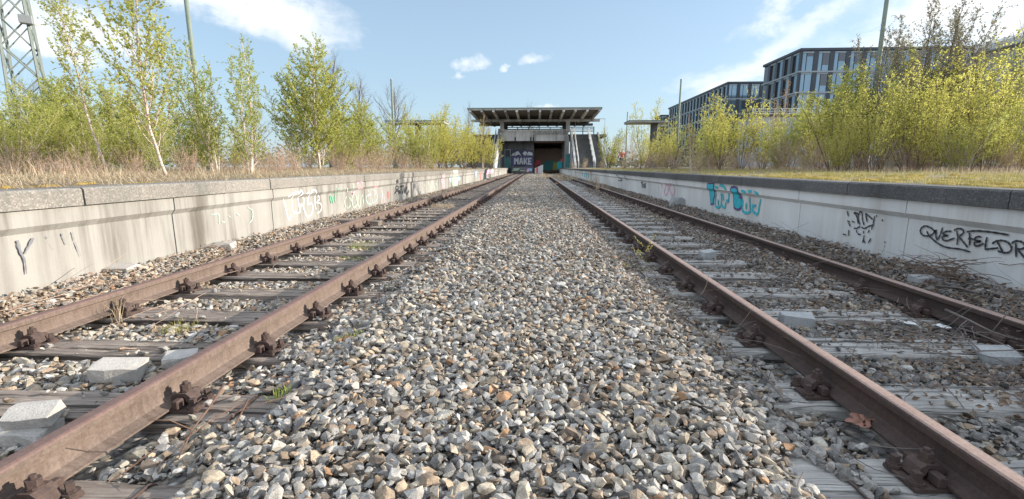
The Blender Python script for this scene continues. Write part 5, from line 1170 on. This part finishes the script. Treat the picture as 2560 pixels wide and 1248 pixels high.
rag(2148, 1058, .11, mat('brown_cloth', (.26, .13, .09), (.18, .09, .07)), 'crumpled reddish brown rag beside the inner rail of the right track', 'rag', 'rag', 3, .03)
rag(2275, 812, .07, M['whitepaint'], 'crumpled white paper scrap between the rails of the right track', 'paper_scrap', 'litter', 4, .0)
rag(2355, 820, .08, M['whitepaint'], 'larger bluish white paper scrap nearer the outer rail of the right track', 'paper_scrap', 'litter', 5, .0)
rag(1498, 509, .12, M['whitepaint'], 'distant white paper scrap on the right track sleepers', 'paper_scrap', 'litter', 6, .03)
rag(1392, 460, .35, mat('brown_sack', (.12, .08, .05)), 'dark brown heap of rubbish far along the middle ballast', 'rubbish_heap', 'rubbish', 8, .1)
# saplings and grass tufts in the track
def sprig(px, py, h, label): p = at_z(px, py, .02); plant('sprig', p[0], p[1], h, label, 'sapling', None, z=float(bed_z(p[0], p[1])))
sprig(1612, 655, .24, 'tiny yellow-leaved seedling beside the inner rail of the right track')
def tuft(px, py, r_, h, k, label, m_='grass', wd=.005):
    p = at_z(px, py, 0.0); a = rs.uniform(0, 6.28, k); d = r_*np.sqrt(rs.random(k)); x, y = p[0]+d*np.cos(a), p[1]+d*np.sin(a)
    o = blades('grass_tuft', x, y, bed_z(x, y)-.005, rs.uniform(.5, 1, k)*h, .9, wd, M[m_], label, 'grass tuft', rs); o['kind'] = 'stuff' if 'moss' in label else 'thing'
tuft(452, 812, .13, .10, 150, 'green grass tuft between the rails of the left track near the fourth sleeper')
tuft(908, 613, .22, .10, 200, 'bright green weed patch, farther of two between the left rails', 'leaf_green'); tuft(890, 637, .2, .07, 150, 'bright green weed patch, nearer of two between the left rails', 'leaf_green')
tuft(870, 860, .10, .05, 90, 'small green tuft at the end of a left-track sleeper', 'leaf_green'); tuft(700, 1003, .05, .06, 40, 'little green weed by the sleeper end at the lower left', 'leaf_green')
tuft(1585, 668, .13, .04, 120, 'low green moss-like weed by the inner rail of the right track', 'leaf_green'); tuft(1640, 540, .45, .05, 420, 'mossy grass patch between the rails of the right track'); tuft(290, 800, .05, .35, 22, 'upright dry stalks beside the outer left rail', 'drygrass')
tuft(1108, 517, .35, .22, 300, 'dry grass clump by the outer left rail', 'drygrass'); tuft(1165, 468, .7, .12, 260, 'greenish grass at the foot of the left wall far along'); tuft(1418, 452, .9, .7, 260, 'tall dry stalks growing along the far inner right rail', 'drygrass', .016); tuft(1478, 462, .5, 1.0, 60, 'thin tall dry stalks in the far right track', 'drygrass', .014); tuft(1380, 446, 1.1, .7, 300, 'tangle of dry weeds at the far end of the middle ballast', 'drygrass', .018); tuft(1505, 478, .4, .8, 60, 'thin dry stalks beside the far outer rail', 'drygrass', .012)
# two bigger dead branches
def branch(pts, r_, label, m_='baretwig'):
    P = [np.array(at_z(px, py, z)) for px, py, z in pts]; b = MB(); P = np.array(P); o_ = P[0].copy(); b.tube(P-o_, np.linspace(r_, r_*.4, len(P)), 6)
    for i in range(1, len(P)-1): d = rng.normal(0, 1, 3)*.12; b.tube([P[i]-o_, P[i]-o_+d*.5+[0, 0, .03], P[i]-o_+d+[0, 0, .02]], [r_*.5, r_*.35, r_*.2], 4)
    o = tag(b.build('dead_branch', M[m_], None, True), label, 'branch'); o.location = o_
branch([(2365, 775, .10), (2420, 800, .12), (2480, 830, .10), (2545, 850, .08)], .010, 'long bare branch leaning on the outer rail of the right track')
branch([(2340, 715, .10), (2400, 720, .12), (2450, 735, .12), (2490, 745, .08)], .013, 'thick grey branch at the foot of the right wall')
branch([(560, 960, .06), (530, 1010, .07), (480, 1075, .08), (445, 1150, .06)], .006, 'reddish twig lying from the nearest left-track sleeper onto the ballast', 'twig')
branch([(620, 1000, .05), (585, 1070, .07)], .005, 'short reddish twig beside the sleeper end at the lower left', 'twig')
branch([(1580, 610, .22), (1590, 640, .12), (1640, 690, .06), (1690, 725, .06)], .005, 'dry bent stalk leaning over the ballast by the inner right rail')
branch([(1885, 905, .05), (1920, 950, .06), (1960, 1000, .06)], .006, 'bare twig lying on a sleeper end of the right track')

# ------------------------------------------------------------------ the walker in red
def figure():
    xw, yw = PX(1555, 385, 44)[0], 44.0; zg = float(plat_z(xw, yw)); o = thing('person', 'person in a red jacket and dark trousers walking far off on the right platform', 'person', (xw, yw, zg), R(200))
    def skin(name, joints, edges, m_, lv=1):
        me_ = bpy.data.meshes.new(name); me_.from_pydata([j[:3] for j in joints], edges, []); ob = link(name, me_, m_, o)
        ob.modifiers.new('skin', 'SKIN').use_smooth_shade = True
        for i, j in enumerate(joints): me_.skin_vertices[0].data[i].radius = (j[3], j[4] if len(j) > 4 else j[3]); me_.skin_vertices[0].data[i].use_root = i == 0
        ob.modifiers.new('sub', 'SUBSURF').render_levels = lv; return ob
    body = [(0, 0, .98, .13, .10), (0, 0, 1.2, .13, .09), (0, .01, 1.42, .15, .09), (0, 0, 1.53, .055), (0, -.01, 1.60, .07), (0, -.02, 1.70, .085, .10), (0, -.01, 1.79, .06), (-.19, 0, 1.42, .055), (-.33, .02, 1.18, .045), (-.40, -.10, .98, .035), (-.42, -.14, .90, .038), (.19, 0, 1.42, .055), (.31, .03, 1.17, .045), (.36, -.08, .96, .035), (.38, -.12, .88, .038),
            (-.09, 0, .92, .09), (-.10, -.16, .52, .065), (-.10, -.06, .09, .045), (-.10, -.20, .04, .04), (.09, 0, .92, .09), (.10, .10, .50, .065), (.10, .32, .14, .045), (.10, .24, .04, .04)]
    E_ = [(0, 1), (1, 2), (2, 3), (3, 4), (4, 5), (5, 6), (2, 7), (7, 8), (8, 9), (9, 10), (2, 11), (11, 12), (12, 13), (13, 14), (0, 15), (15, 16), (16, 17), (17, 18), (0, 19), (19, 20), (20, 21), (21, 22)]
    skin('body', body, E_, flat('skin', (.50, .32, .24)), 2)
    jk = [(0, 0, .93, .165, .13), (0, 0, 1.2, .165, .125), (0, .01, 1.42, .18, .125), (0, 0, 1.52, .08), (-.19, 0, 1.42, .078), (-.33, .02, 1.18, .066), (-.395, -.09, 1.0, .055), (.19, 0, 1.42, .078), (.31, .03, 1.17, .066), (.355, -.07, .98, .055)]
    skin('jacket', jk, [(0, 1), (1, 2), (2, 3), (2, 4), (4, 5), (5, 6), (2, 7), (7, 8), (8, 9)], flat('red_jacket', (.42, .045, .05)), 2)
    tr_ = [(0, 0, .97, .14, .115), (-.09, 0, .90, .105), (-.10, -.16, .52, .085), (-.10, -.06, .12, .065), (.09, 0, .90, .105), (.10, .10, .50, .085), (.10, .31, .16, .065)]
    skin('trousers', tr_, [(0, 1), (1, 2), (2, 3), (0, 4), (4, 5), (5, 6)], flat('dark_trousers', (.05, .055, .05)), 2)
    skin('hair', [(0, .02, 1.72, .095, .10), (0, .01, 1.79, .085)], [(0, 1)], flat('dark_hair', (.03, .022, .018)), 2)
figure()
